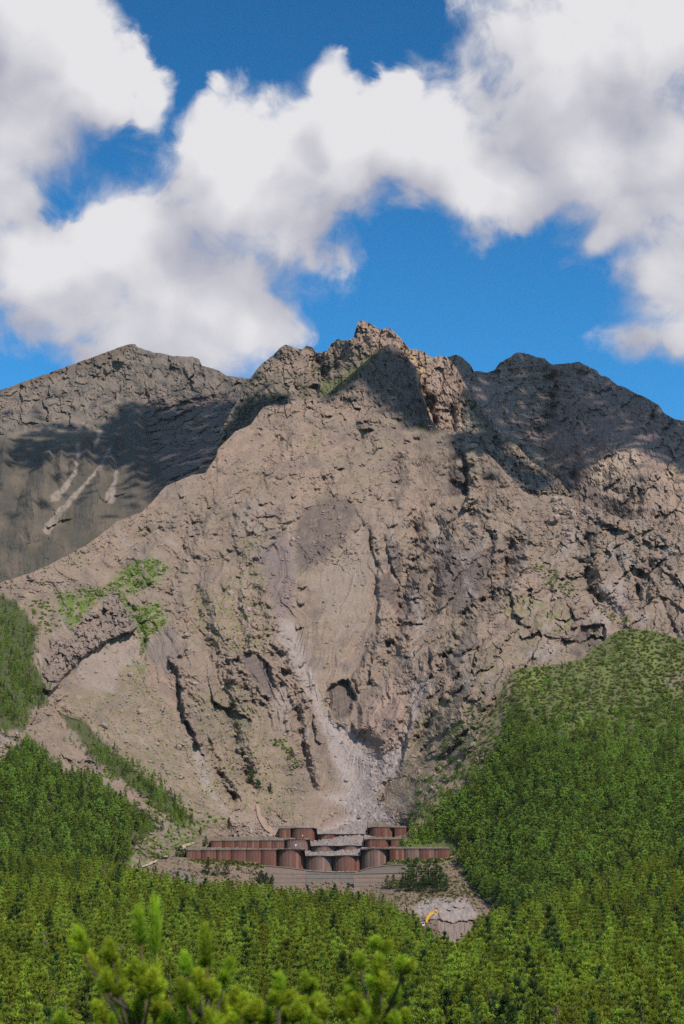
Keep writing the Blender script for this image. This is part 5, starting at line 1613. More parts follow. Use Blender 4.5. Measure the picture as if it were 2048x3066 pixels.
def panel_mesh(r, n, mat='rust'):
    """One sheet pile: a strip of the drum, a hand deep, its two edges turned in."""
    a = 2 * math.pi / n          # n may be fractional
    prof = [(-0.497, r - 0.10), (-0.44, r), (-0.15, r + 0.05), (0.15, r + 0.05), (0.44, r), (0.497, r - 0.10)]
    out = [(q * math.sin(t * a), -q * math.cos(t * a)) for t, q in prof]
    inn = [((r - 0.22) * math.sin(t * a), -(r - 0.22) * math.cos(t * a)) for t in (0.497, -0.497)]
    ring = out + inn
    k = len(ring)
    V = [(x, y, 0.0) for x, y in ring] + [(x, y, 1.0) for x, y in ring]
    F = [(i, (i + 1) % k, k + (i + 1) % k, k + i) for i in range(k)] + [tuple(range(k - 1, -1, -1)), tuple(range(k, 2 * k))]
    me = bpy.data.meshes.new('sheet_pile')
    me.from_pydata(V, [], F)
    me.materials.append(MAT[mat])
    me.update()
    return me


def ring_mesh(r):
    V, F = [], []
    n = 40
    prof = [(r + 0.10, 0.0), (r + 0.12, 0.22), (r - 0.18, 0.24), (r - 0.20, 0.0)]
    for i in range(n):
        a = 2 * math.pi * i / n
        V += [(q * math.cos(a), q * math.sin(a), z) for q, z in prof]
    for i in range(n):
        for j in range(4):
            a, b = i * 4 + j, i * 4 + (j + 1) % 4
            c, d = ((i + 1) % n) * 4 + (j + 1) % 4, ((i + 1) % n) * 4 + j
            F.append((a, b, c, d))
    me = bpy.data.meshes.new('rim')
    me.from_pydata(V, [], F)
    me.materials.append(MAT['rim'])
    me.update()
    return me


def fill_mesh(r, seed):
    rng = np.random.default_rng(seed)
    V = [(0, 0, 0.35)]; F = []
    n = 28
    for k in range(1, 6):
        for i in range(n):
            a = 2 * math.pi * i / n
            q = (r - 0.22) * k / 5
            V.append((q * math.cos(a), q * math.sin(a), 0.35 * (1 - (k / 5) ** 2) + (rng.uniform(-0.16, 0.16) if k < 5 else -0.05)))
    for i in range(n):
        F.append((0, 1 + i, 1 + (i + 1) % n))
        for k in range(4):
            a, b = 1 + k * n + i, 1 + k * n + (i + 1) % n
            F.append((a, a + n, b + n, b))
    me = bpy.data.meshes.new('gravel_fill')
    me.from_pydata(V, [], F)
    me.materials.append(MAT['gravel'])
    me.update()
    return me


ROWS = {  # row -> distance and its cells: left edge, right edge, rim row, foot row, size, what it looks like
    'front': (900.0, [
        (559, 603, 2546.5, 2569), (603, 648, 2546, 2578), (648, 693, 2545.5, 2581), (693, 737, 2545, 2582), (737, 782, 2545, 2582), (782, 827, 2545, 2582),
        (827, 913, 2543, 2603), (913, 996, 2562.5, 2609), (996, 1079, 2561.5, 2609), (1080, 1165, 2541, 2600), (1166, 1210, 2541.5, 2576), (1211, 1255, 2541.5, 2575), (1256, 1300, 2541.5, 2575), (1301, 1345, 2541.5, 2573)]),
    'middle': (945.0, [
        (632, 666, 2518.5, 2541), (666, 703, 2518, 2541), (703, 740, 2517.5, 2543), (740, 777, 2517.5, 2545), (777, 814, 2517, 2547), (814, 851, 2517, 2549),
        (851, 929, 2513.5, 2555), (930, 1009, 2532.5, 2557), (1010, 1089, 2531.5, 2557), (1089, 1169, 2513, 2544), (1170, 1206, 2513.5, 2544)]),
    'back': (985.0, [
        (836, 870, 2481, 2512), (870, 949, 2479, 2523), (949, 1024, 2497, 2519), (1025, 1100, 2497, 2510), (1101, 1180, 2476.5, 2511), (1181, 1216, 2478, 2506)])}
CELL_LABELS = {
    'front': ['end one of the narrow cells at the far left tip of the lowest dam row', 'second narrow rusty cell from the left tip of the lowest dam row', 'third narrow rusty cell from the left tip, behind the dark pines of the lowest row',
              'fourth narrow rusty cell from the left tip of the lowest dam row', 'fifth narrow rusty cell from the left tip of the lowest dam row', 'narrow rusty cell touching the tall left-hand drum of the lowest dam row',
              'tall broad rusty drum left of the spillway in the lowest dam row', 'low broad grey-brown drum in the spillway, left one of the lowest pair', 'low broad drum streaked orange and blue in the spillway, right one of the lowest pair',
              'tall broad grey-brown drum right of the spillway in the lowest dam row', 'narrow rusty cell touching the tall right-hand drum of the lowest dam row', 'second narrow paler cell right of the tall drum in the lowest dam row',
              'third narrow red-brown cell right of the tall drum in the lowest dam row', 'end narrow cell of the lowest dam row, half buried in scree at its right tip'],
    'middle': ['half buried end cell at the left tip of the middle dam row', 'second narrow cell from the left tip of the middle dam row', 'third narrow cell from the left tip of the middle dam row', 'fourth narrow cell from the left tip of the middle dam row',
               'fifth narrow cell from the left tip of the middle dam row', 'narrow rusty cell touching the broad left-hand drum of the middle dam row', 'broad rusty drum with a small white plate, left of the middle row spillway',
               'low broad drum in the middle row spillway, left one of its pair', 'low broad drum in the middle row spillway, right one of its pair', 'broad streaked drum right of the middle row spillway', 'short cell beside the green bush at the right end of the middle dam row'],
    'back': ['narrow cell at the left end of the uppermost dam row, beside the dirt track', 'broad rusty drum with a tiny white plate in the uppermost dam row', 'low orange-brown drum half drowned in debris, left one of the upper spillway',
             'orange-brown drum almost buried in grey debris in the upper spillway', 'broad rusty drum at the right of the uppermost dam row', 'narrow cell at the right end of the uppermost dam row, against the green ridge']}
PANELS, RINGS, FILLS = {}, {}, {}


def build_dams():
    for row, (Y, cells_) in ROWS.items():
        for i, (u0, u1, vt, vb) in enumerate(cells_):
            big = (u1 - u0) > 60
            r = (7.05 if row != 'front' else 7.60) if big else (3.30 if row != 'front' else 3.98)
            uc = (u0 + u1) / 2
            ztop = float(ray(uc, vt)[1] * Y)
            zbot = float(ray(uc, vb)[1] * Y) - 2.5
            h = ztop - zbot
            w = (u1 - u0) / FPX * Y / 2 - 0.03
            pale_ = (row, i) in (('front', 7), ('front', 9), ('middle', 7), ('middle', 8), ('middle', 6), ('front', 11))
            key = (row, big, pale_)
            n = 24 if big else 14
            if big and key not in PANELS:
                PANELS[key] = panel_mesh(r, n, 'rust_pale' if pale_ else 'rust'); RINGS[key] = ring_mesh(r); FILLS[key] = fill_mesh(r, len(PANELS))
            t = empty('steel_cell', (float(ray(uc, vt)[0] * (Y + r)), 0, zbot), CELL_LABELS[row][i], 'steel cell', 'rust-brown steel cells of the dam rows', 0.0)
            if big:
                sx = w / (r + 0.05)
                setback = 1.6 if vt > 2525 or (row == 'back' and vt > 2490) else 0.0
                t.location.y = Y + w + setback
                t.scale = (sx, sx, 1)
                for k in range(n):
                    o = obj('sheet_pile', PANELS[key], t)
                    o.rotation_euler = (0, 0, 2 * math.pi * (k + 0.35 * (i % 3)) / n)
                    o.scale = (1, 1, h)
                obj('rim', RINGS[key], t, (0, 0, h - 0.02))
                obj('gravel_fill', FILLS[key], t, (0, 0, h - 0.25))
            else:      # the narrow cells show only the shallow front of a wide drum, set between their neighbours
                R_ = 6.6
                half = math.asin(min(0.95, w / R_))
                np_ = 5
                wp = 2 * half / np_
                t.location.y = Y + R_ + 0.6
                akey = (round(w, 1), np_, pale_)
                if akey not in PANELS:
                    PANELS[akey] = panel_mesh(R_, 2 * math.pi / wp, 'rust_pale' if pale_ else 'rust')
                for k in range(np_):
                    o = obj('sheet_pile', PANELS[akey], t)
                    o.rotation_euler = (0, 0, (k - (np_ - 1) / 2) * wp)
                    o.scale = (1, 1, h)
                b = MB()
                arc = [(R_ * math.sin(q), -R_ * math.cos(q)) for q in np.linspace(-half, half, 13)]
                y1 = arc[0][1] + 7.0
                for sgn in (0, -1):
                    x = arc[sgn][0] * 0.985
                    b.box((x, (arc[0][1] + y1) / 2, h / 2), (0.12, y1 - arc[0][1] - 0.1, h - 0.02))
                obj('side_wall', b.mesh('side_wall', MAT['rust']), t)
                b = MB()
                nn = len(arc)
                V = [(x * 1.0, y - 0.12, h - 0.02) for x, y in arc] + [(x * 1.0, y - 0.12, h + 0.2) for x, y in arc] + [(x, y + 0.2, h + 0.2) for x, y in arc] + [(x, y + 0.2, h - 0.02) for x, y in arc]
                F = []
                for q in range(nn - 1):
                    for g in range(4):
                        F.append((g * nn + q, g * nn + q + 1, ((g + 1) % 4) * nn + q + 1, ((g + 1) % 4) * nn + q))
                b.add(V, F)
                obj('rim', b.mesh('rim', MAT['rim']), t)
                b = MB()
                ring = [(x * 0.96, y + 0.25) for x, y in arc] + [(arc[-1][0] * 0.96, y1), (arc[0][0] * 0.96, y1)]
                b.add([(x, y, h - 0.15) for x, y in ring] + [(x, y, h - 0.6) for x, y in ring],
                      [tuple(range(len(ring))), tuple(range(2 * len(ring) - 1, len(ring) - 1, -1))] + [(q, len(ring) + q, len(ring) + (q + 1) % len(ring), (q + 1) % len(ring)) for q in range(len(ring))])
                obj('gravel_fill', b.mesh('gravel_fill', MAT['gravel']), t)
            if (row, i) in (('middle', 6), ('back', 1)):
                b = MB()
                fu, fv = (887, 2530) if row == 'middle' else (907, 2501)
                s = 0.8 if row == 'middle' else 0.5
                x = (fu - uc) / FPX * Y
                y = -math.sqrt(max(0.1, (r + 0.1) ** 2 - x * x)) - 0.15
                z = float(ray(fu, fv)[1] * Y) - zbot
                b.box((x, y, z), (s * 1.1, 0.12, s * 0.8)).box((x - s * 0.2, y, z - s * 0.9), (0.12, 0.10, s * 1.6))
                obj('gauge_plate', b.mesh('gauge_plate', MAT['white']), t)


def strip(name, us, v0, v1, Y0, Y1, seed, mat, nt_=26, du=1.5, amp=0.5, tone=(0.225, 0.186, 0.168)):
    """Ground between two rows of cells."""
    uu = np.arange(us[0], us[-1] + du, du)
    t = np.linspace(0, 1, nt_)
    a = np.interp(uu, [p[0] for p in v0], [p[1] for p in v0]); b = np.interp(uu, [p[0] for p in v1], [p[1] for p in v1])
    U = np.repeat(uu[None], nt_, 0)
    V = a[None] + t[:, None] * (b - a)[None]
    Yv = Y0 + t[:, None] * (Y1 - Y0) + U * 0
    P = at(U, V, Yv)
    P[..., 2] += (fbm(P[..., 0] / 7, P[..., 1] / 7, 4, seed) * amp * 2 + facets(P[..., 0] / 1.6, P[..., 1] / 2.2, seed + 3) * 0.55 + rubble(P[..., 0], P[..., 1], 1.9, 0.6, seed + 3, 0.4)) * ss(0, 0.15, t)[:, None]
    C = np.zeros(U.shape + (3,), np.float32); C[...] = tone
    C *= (1 + 0.30 * fbm(P[..., 0] / 3, P[..., 1] / 6, 3, seed + 1))[..., None]
    wing = ss(905, 880, U) + ss(1090, 1120, U)
    paint(C, wing, (0.165, 0.125, 0.100), 0.9)
    paint(C, wing * ss(0.0, 0.4, fbm(P[..., 0] / 6, P[..., 1] / 6, 3, seed + 2)), GRASS, 0.7)
    i = np.arange(U.size).reshape(U.shape)
    F = np.stack([i[:-1, :-1].ravel(), i[:-1, 1:].ravel(), i[1:, 1:].ravel(), i[1:, :-1].ravel()], 1)
    obj(name, mesh_np(name, P.reshape(-1, 3), F, [mat], False, C.reshape(-1, 3)), kind='structure')


def wall_material(name, a, b, mortar, bw, bh):
    m, nt, p = new_mat(name)
    tc = nt.nodes.new('ShaderNodeTexCoord')
    sep = nt.nodes.new('ShaderNodeSeparateXYZ')
    nt.links.new(tc.outputs['Object'], sep.inputs[0])
    v = vec(nt, S(nt, sep.outputs[0]), S(nt, sep.outputs[2]), 0.0)
    br = nt.nodes.new('ShaderNodeTexBrick')
    nt.links.new(v, br.inputs['Vector'])
    br.inputs['Color1'].default_value = (*a, 1); br.inputs['Color2'].default_value = (*b, 1); br.inputs['Mortar'].default_value = (*mortar, 1)
    br.inputs['Scale'].default_value = 1.0
    br.inputs['Brick Width'].default_value = bw; br.inputs['Row Height'].default_value = bh
    br.inputs['Mortar Size'].default_value = 0.06
    n1 = S(nt, noise(nt, tc.outputs['Object'], 0.35, 5, 0.65).outputs['Fac'])
    k = (n1 - 0.5) * 0.7 + 1.0
    c = mixc(nt, 1.0, br.outputs[0], vec(nt, k, k, k), 'MULTIPLY')
    nt.links.new(c, p.inputs['Base Color'])
    return m


MAT['wall_tan'] = wall_material('tan_block_facing', (0.275, 0.195, 0.155), (0.235, 0.170, 0.135), (0.16, 0.12, 0.10), 1.9, 0.75)
MAT['wall_grey'] = wall_material('grey_stone_facing', (0.225, 0.182, 0.158), (0.195, 0.158, 0.138), (0.15, 0.12, 0.105), 0.9, 0.75)
MAT['block_tan'] = plain('tan_concrete_block', (0.25, 0.185, 0.148), 0.95, 0.25, 0.5)


def retaining_wall(label, u0, u1, vtop, vbot, Y, mat):
    us = np.linspace(u0, u1, 40)
    vt = np.interp(us, [p[0] for p in vtop], [p[1] for p in vtop])
    xs = ray(us, vt)[0] * Y
    zt = ray(us, vt)[1] * Y
    zb = float(ray(u0, vbot)[1] * Y)
    x0 = xs[0]
    rise = 0.75
    b = MB()
    V, F = [], []
    # face in courses, each set back a little from the one below
    for i, x in enumerate(xs):
        V.append((x - x0, 0.0, 0.0)); V.append((x - x0, 0.35, zt[i] - zb)); V.append((x - x0, 2.2, zt[i] - zb)); V.append((x - x0, 2.2, 0.0))
    for i in range(len(xs) - 1):
        for j in range(4):
            F.append((i * 4 + j, (i + 1) * 4 + j, (i + 1) * 4 + (j + 1) % 4, i * 4 + (j + 1) % 4))
    F += [(3, 2, 1, 0), tuple(len(V) - 4 + j for j in range(4))]
    b.add(V, F)
    t = empty('retaining_wall', (x0, Y, zb), label, 'retaining wall', 'stepped block walls below the dams')
    obj('wall_face', b.mesh('wall_face', mat), t)
    # proud string courses that catch the light
    for k in range(1, 5):
        z = k * 2.2
        ok = (zt - zb) > z + 0.5
        if ok.sum() < 3:
            continue
        xa, xb = xs[ok].min() - x0, xs[ok].max() - x0
        c = MB()
        c.box(((xa + xb) / 2, 0.02 + 0.35 * z / 16, z), (xb - xa, 0.10, 0.07))
        obj('ledge', c.mesh('ledge', mat), t)
    # coping stones
    L = 2.4
    n = int((xs[-1] - x0) / L)
    cm = MB().box((0, 0, 0), (L - 0.08, 0.8, 0.35)).mesh('coping_stone', MAT['block_tan'])
    for k in range(n):
        x = (k + 0.5) * L
        z0 = float(np.interp(x + x0 - L / 2, xs, zt)) - zb
        z1 = float(np.interp(x + x0 + L / 2, xs, zt)) - zb
        o = obj('coping_stone', cm, t, (x, 0.45, (z0 + z1) / 2 + 0.12))
        o.rotation_euler = (0, -math.atan2(z1 - z0, L), 0)
    return t


def path_strip(name, pts, mat_tone, host, lift=0.6):
    p = np.array(pts, float)
    L = np.r_[0, np.cumsum(np.hypot(*np.diff(p[:, :2], axis=0).T))]
    s = np.linspace(0, L[-1], 40)
    u = np.interp(s, L, p[:, 0]); v = np.interp(s, L, p[:, 1]); w = np.interp(s, L, p[:, 2])
    V = []
    for k in range(5):
        o = (k / 4 - 0.5)
        uu = u + o * w
        V.append(at(uu, v, host.Yat(uu, v) - lift - 0.35 * (1 - abs(o) * 2)))
    P = np.array(V)
    i = np.arange(P.shape[0] * P.shape[1]).reshape(P.shape[:2])
    F = np.stack([i[:-1, :-1].ravel(), i[:-1, 1:].ravel(), i[1:, 1:].ravel(), i[1:, :-1].ravel()], 1)
    C = np.zeros((P.shape[0] * P.shape[1], 3), np.float32); C[...] = mat_tone
    obj(name, mesh_np(name, P.reshape(-1, 3), F, [MAT['rock']], True, C), kind='structure')


build_dams()
strip('debris_terrace', (559, 1346), [(559, 2547), (826, 2546), (828, 2545), (912, 2545), (914, 2563), (1079, 2562), (1081, 2543), (1346, 2542)],
      [(559, 2540), (640, 2540), (850, 2546), (929, 2552), (960, 2551), (1009, 2549), (1085, 2541), (1110, 2541), (1205, 2540), (1346, 2533)], 901.5, 952.0, 801, MAT['rock'])
strip('debris_terrace', (632, 1216), [(632, 2519), (850, 2518), (852, 2515), (928, 2515), (930, 2533), (1088, 2532), (1090, 2515), (1216, 2515)],
      [(632, 2510), (760, 2506), (836, 2510), (949, 2519), (985, 2511), (1012, 2503), (1040, 2499), (1070, 2497), (1100, 2503), (1140, 2508), (1180, 2508), (1216, 2503)], 946.5, 993.0, 821, MAT['rock'], amp=0.7)
strip('debris_terrace', (836, 1216), [(836, 2482), (948, 2480), (950, 2497.5), (1100, 2497.5), (1102, 2478), (1216, 2479)],
      [(836, 2476), (900, 2474), (960, 2480), (985, 2485), (1020, 2474), (1060, 2464), (1100, 2462), (1140, 2466), (1216, 2470)], 986.5, 1022.0, 841, MAT['rock'], amp=0.7)
retaining_wall('tan block retaining wall left of the spillway, below the tall rusty drum', 790, 915, [(790, 2592), (850, 2597), (915, 2605)], 2668, 885.0, MAT['wall_tan'])
retaining_wall('grey stone retaining wall straight below the two low spillway drums', 915.6, 1076, [(915, 2607), (1000, 2612), (1076, 2610)], 2668, 885.2, MAT['wall_grey'])
retaining_wall('tan and grey upper wall rising right from the spillway to the grassy shelf', 1076.6, 1222, [(1076, 2608), (1110, 2598), (1150, 2592), (1222, 2588)], 2668, 885.4, MAT['wall_grey'])
retaining_wall('long low tan wall in front of the upper right wall, beside the dark pines', 1060, 1236, [(1060, 2616), (1236, 2613)], 2680, 879.0, MAT['wall_tan'])
path_strip('dirt_track', [(770, 2408, 8), (776, 2440, 13), (790, 2464, 20), (806, 2484, 24), (828, 2500, 22), (850, 2508, 12)], (0.29, 0.200, 0.145), MAIN, 2.0)
path_strip('gravel_path', [(584, 2521, 12), (568, 2527, 22), (552, 2534, 22), (538, 2544, 18)], (0.38, 0.30, 0.22), MAIN, 2.0)
path_strip('gravel_path', [(500, 2562, 10), (484, 2571, 24), (468, 2578, 16), (440, 2590, 16), (425, 2596, 10)], (0.38, 0.30, 0.22), MAIN, 2.0)


# ---- the yellow excavator behind the trees in the quarry
def excavator():
    Y = 792.0
    k = Y / FPX
    gx, gz = float(ray(1262, 2780)[0] * Y), float(ray(1262, 2780)[1] * Y)
    t = empty('excavator', (gx, Y, gz), 'yellow excavator with raised boom digging in the grey quarry behind the pines', 'excavator')
    yel = plain('yellow_paint', (0.80, 0.43, 0.03), 0.45, 0.12, 0.8, 0.4)
    blk = plain('black_rubber', (0.03, 0.03, 0.03), 0.8, 0.2)
    stl = plain('worn_steel', (0.12, 0.10, 0.09), 0.5, 0.3)
    gls = plain('cab_glass', (0.05, 0.07, 0.08), 0.08, 0.02, spec=0.6)
    for s in (-1, 1):
        b = MB()
        out = [(-2.0, 0.0), (1.9, 0.0), (2.3, 0.45), (1.9, 0.95), (-2.0, 0.95), (-2.4, 0.45)]
        n = len(out)
        V = [(x, s * 1.25 - 0.3, z) for x, z in out] + [(x, s * 1.25 + 0.3, z) for x, z in out]
        F = [tuple(range(n)), tuple(range(2 * n - 1, n - 1, -1))] + [(i, n + i, n + (i + 1) % n, (i + 1) % n) for i in range(n)]
        b.add(V, F)
        tr = obj('track', b.mesh('track', blk), t)
        w = MB()
        for x in (-1.6, -0.8, 0.0, 0.8, 1.6):
            w.tube([(x, s * 1.25 - 0.36, 0.45), (x, s * 1.25 + 0.36, 0.45)], 0.30, 10)
        obj('roller', w.mesh('roller', stl), tr)
    b = MB(); b.tube([(0, 0, 0.8), (0, 0, 1.2)], 0.8, 14)
    obj('turntable', b.mesh('turntable', stl), t)
    b = MB(); b.box((-0.5, 0.2, 1.75), (3.6, 2.6, 1.1)).box((-2.1, 0, 1.9), (1.1, 2.7, 1.5))
    obj('engine_house', b.mesh('engine_house', yel), t)
    b = MB()
    b.prism([(-1.3, 1.2), (-0.1, 1.2), (-0.1, 2.2), (-0.25, 2.95), (-1.25, 2.95)], 0.1, 1.5)
    cab = obj('cab', b.mesh('cab', plain('cab_paint', (0.72, 0.70, 0.66), 0.5, 0.08)), t)
    b = MB(); b.box((1.51, -0.7, 2.45), (0.05, 0.95, 0.75)).box((0.8, -1.31, 2.4), (1.1, 0.05, 0.8))
    obj('window', b.mesh('window', gls), cab)

    def arm(name, pts, w, mat, y=0.25):
        b = MB()
        n = len(pts)
        V = []
        for i, (x, z, h) in enumerate(pts):
            a = pts[max(i - 1, 0)]; c = pts[min(i + 1, n - 1)]
            dx, dz = c[0] - a[0], c[1] - a[1]
            L = math.hypot(dx, dz)
            nx, nz = -dz / L * h / 2, dx / L * h / 2
            V += [(x + nx, y - w / 2, z + nz), (x + nx, y + w / 2, z + nz), (x - nx, y + w / 2, z - nz), (x - nx, y - w / 2, z - nz)]
        F = [(3, 2, 1, 0), tuple(4 * (n - 1) + j for j in range(4))]
        for i in range(n - 1):
            for j in range(4):
                F.append((i * 4 + j, i * 4 + (j + 1) % 4, (i + 1) * 4 + (j + 1) % 4, (i + 1) * 4 + j))
        b.add(V, F)
        return obj(name, b.mesh(name, mat), t)

    def px(u, v):
        return float(ray(u, v)[0] * Y) - gx, float(ray(u, v)[1] * Y) - gz
    f, e1, e2, e3, top = px(1276, 2762), px(1281, 2748), px(1288, 2737), px(1296, 2732), px(1307, 2726)
    arm('boom', [(*f, 0.8), (*e1, 1.15), (*e2, 1.35), (*e3, 1.1), (*top, 0.75)], 0.75, yel)
    s0, s1, s2 = px(1304.5, 2723.5), px(1309, 2733), px(1315.5, 2749)
    stick = arm('stick', [(*s0, 0.6), (*px(1307, 2728), 1.05), (*s1, 0.8), (*s2, 0.5)], 0.6, yel)
    for a, c, r in [(px(1284, 2752), px(1299, 2738), 0.16), (px(1300, 2729), px(1309, 2730.5), 0.13), (px(1311, 2734), px(1317, 2746), 0.12)]:
        b = MB(); b.tube([(a[0], -0.25, a[1]), (c[0], -0.25, c[1])], r, 8)
        obj('ram', b.mesh('ram', stl), t)
    bx, bz = s2
    b = MB()
    b.prism([(-0.6, 0.2), (0.6, 0.2), (0.6, 0.0), (-0.6, 0.0)], 0, 0.01)
    out = [(0.0, 0.35), (0.55, 0.05), (0.95, -0.55), (0.75, -1.15), (0.25, -1.25), (-0.35, -0.75), (-0.35, -0.55), (0.2, -0.95), (0.55, -0.85), (0.55, -0.5), (0.2, -0.05)]
    n = len(out)
    V = [(bx + x, 0.25 - 0.65, bz + z) for x, z in out] + [(bx + x, 0.25 + 0.65, bz + z) for x, z in out]
    F = [(i, n + i, n + (i + 1) % n, (i + 1) % n) for i in range(n)] + [tuple(range(n - 1, -1, -1)), tuple(range(n, 2 * n))]
    b = MB().add(V, F)
    bk = obj('bucket', b.mesh('bucket', stl), t)
    tm = MB().box((0, 0, 0), (0.30, 0.12, 0.12)).mesh('tooth', stl)
    for j in range(4):
        obj('tooth', tm, bk, (bx - 0.45, 0.25 - 0.48 + 0.32 * j, bz - 0.66))


excavator()

# ---- a bare pole by the lower wall
x, y, z = at(1133, 2664, 872.0)
b = MB(); b.tube([(0, 0, -1), (0, 0, 3.8)], [0.11, 0.08], 6)
pt = empty('pole', (float(x), float(y), float(z)), 'thin bare grey pole standing before the low tan wall', 'pole')
obj('shaft', b.mesh('shaft', MAT['pole']), pt)
b = MB(); b.box((0, 0, 3.7), (0.7, 0.1, 0.1))
obj('crossarm', b.mesh('crossarm', MAT['pole']), pt)


# ---- pines that stand by themselves
def lone_pine(host, u, v, h, label, group=None, dark=True, cat='tree', k=None):
    P = host.on(u, v)
    k = RNG.integers(0, 3) if k is None else k
    t = empty('pine_tree', [float(q) for q in P], label, cat, group, float(RNG.uniform(0, 6.28)))
    s = h / 7.0
    wd = 1.5 if dark else 1.0
    t.scale = (s * wd, s * wd, s)
    obj('trunk', PINE_TRUNK[int(k) % 3], t)
    obj('crown', DARK_CROWN[int(k) % 3] if dark else HILL_CROWN[int(k) % 4], t)


for (u, v, h, lab) in [
        (540, 2585, 9.0, 'tall dark pine beside the pale gravel path, left of the steel dams'), (517, 2600, 6.0, 'small dark pine at the lower end of the pale gravel path'),
        (616, 2545, 7.5, 'dark green pine in the bushes just left of the middle dam row'), (600, 2500, 4.5, 'small pine on the rubble terrace high above the left dam tips'),
        (685, 2482, 6.5, 'bright green pine on the grassy slope above the rubble terrace'), (752, 2345, 9.0, 'lone dark pine standing tallest on the bare scree above the dams'),
        (770, 2362, 6.0, 'smaller pine right below the lone dark scree pine'), (808, 2375, 6.5, 'pine at the lower right of the small scree pine clump'),
        (826, 2235, 5.0, 'little pine at the top of the green streak on the middle scree'), (874, 2262, 5.0, 'little pine at the foot of the green streak on the middle scree'),
        (1147, 2398, 4.5, 'small lone pine at the right edge of the grey debris fan'), (1252, 2180, 4.0, 'tiny lone shrub-like pine high on the right-hand scree'),
        (1232, 2460, 6.5, 'pine on the ridge foot just above the right end of the upper dam'), (1345, 2290, 5.5, 'pine at the edge of the green ridge beside the bare gully')]:
    lone_pine(MAIN, u, v, h, lab)
for (u, v, h, lab) in [
        (623, 2618, 8.5, 'tall dark pine in front of the narrow cells of the lowest dam row'), (648, 2622, 6.0, 'lower bushy pine hugging the right of the tall pine before the left cells'),
        (676, 2620, 6.5, 'slim pine third from the left before the narrow cells'), (778, 2648, 6.5, 'left one of the three dark pines below the tan block wall'),
        (797, 2652, 6.5, 'middle one of the three dark pines below the tan block wall'), (815, 2656, 6.0, 'right one of the three dark pines below the tan block wall'),
        (712, 2606, 3.2, 'dark round bushlike pine alone on the bank below the narrow cells'),
        (1160, 2660, 6.5, 'leftmost small pine of the dark group right of the walls'), (1178, 2662, 7.0, 'second small pine of the dark group right of the walls'),
        (1222, 2652, 13.5, 'tall slender layered pine of the dark group beside the low tan wall'), (1247, 2655, 14.0, 'tallest dense pine of the dark group beside the low tan wall'),
        (1236, 2668, 9.0, 'broad dark pine filling the middle of the group right of the walls'), (1206, 2668, 7.5, 'low pine between the small and the tall ones of the dark group'),
        (1283, 2650, 12.5, 'dense tall pine left of the slim spire in the dark group'), (1305, 2650, 12.5, 'slim spire-like pine in the right half of the dark group'),
        (1320, 2658, 10.0, 'bushy pine on the right of the slim spire in the dark group'), (1338, 2668, 7.5, 'rightmost pine of the dark group, by the bare bank'),
        (1268, 2670, 8.0, 'low pine under the gap between the two tall halves of the dark group'), (1300, 2674, 7.0, 'low pine at the foot of the slim spire in the dark group')]:
    lone_pine(BANK, u, v, h, lab)
# ------------------------------------------------------------------ loose rock on the scree
def rock_mesh(seed):
    import bmesh
    rng = np.random.default_rng(seed)
    bm = bmesh.new()
    bmesh.ops.create_icosphere(bm, subdivisions=1, radius=1.0)
    s = rng.uniform(0.7, 1.25, 3)
    n = rng.normal(0, 1, (5, 3)); n /= np.linalg.norm(n, axis=1, keepdims=True)
    for v in bm.verts:
        p = np.array(v.co) * s * rng.uniform(0.85, 1.12)
        for q in n:
            d = p @ q - 0.72
            if d > 0:
                p = p - q * d
        v.co = p
    me = bpy.data.meshes.new('boulder')
    bm.to_mesh(me); bm.free()
    me.materials.append(MAT['stone'])
    return me


MAT['stone'] = plain('weathered_stone', (0.285, 0.215, 0.178), 0.95, 0.35, 0.9, bump=0.5)
ROCKS = [rock_mesh(900 + i) for i in range(7)]


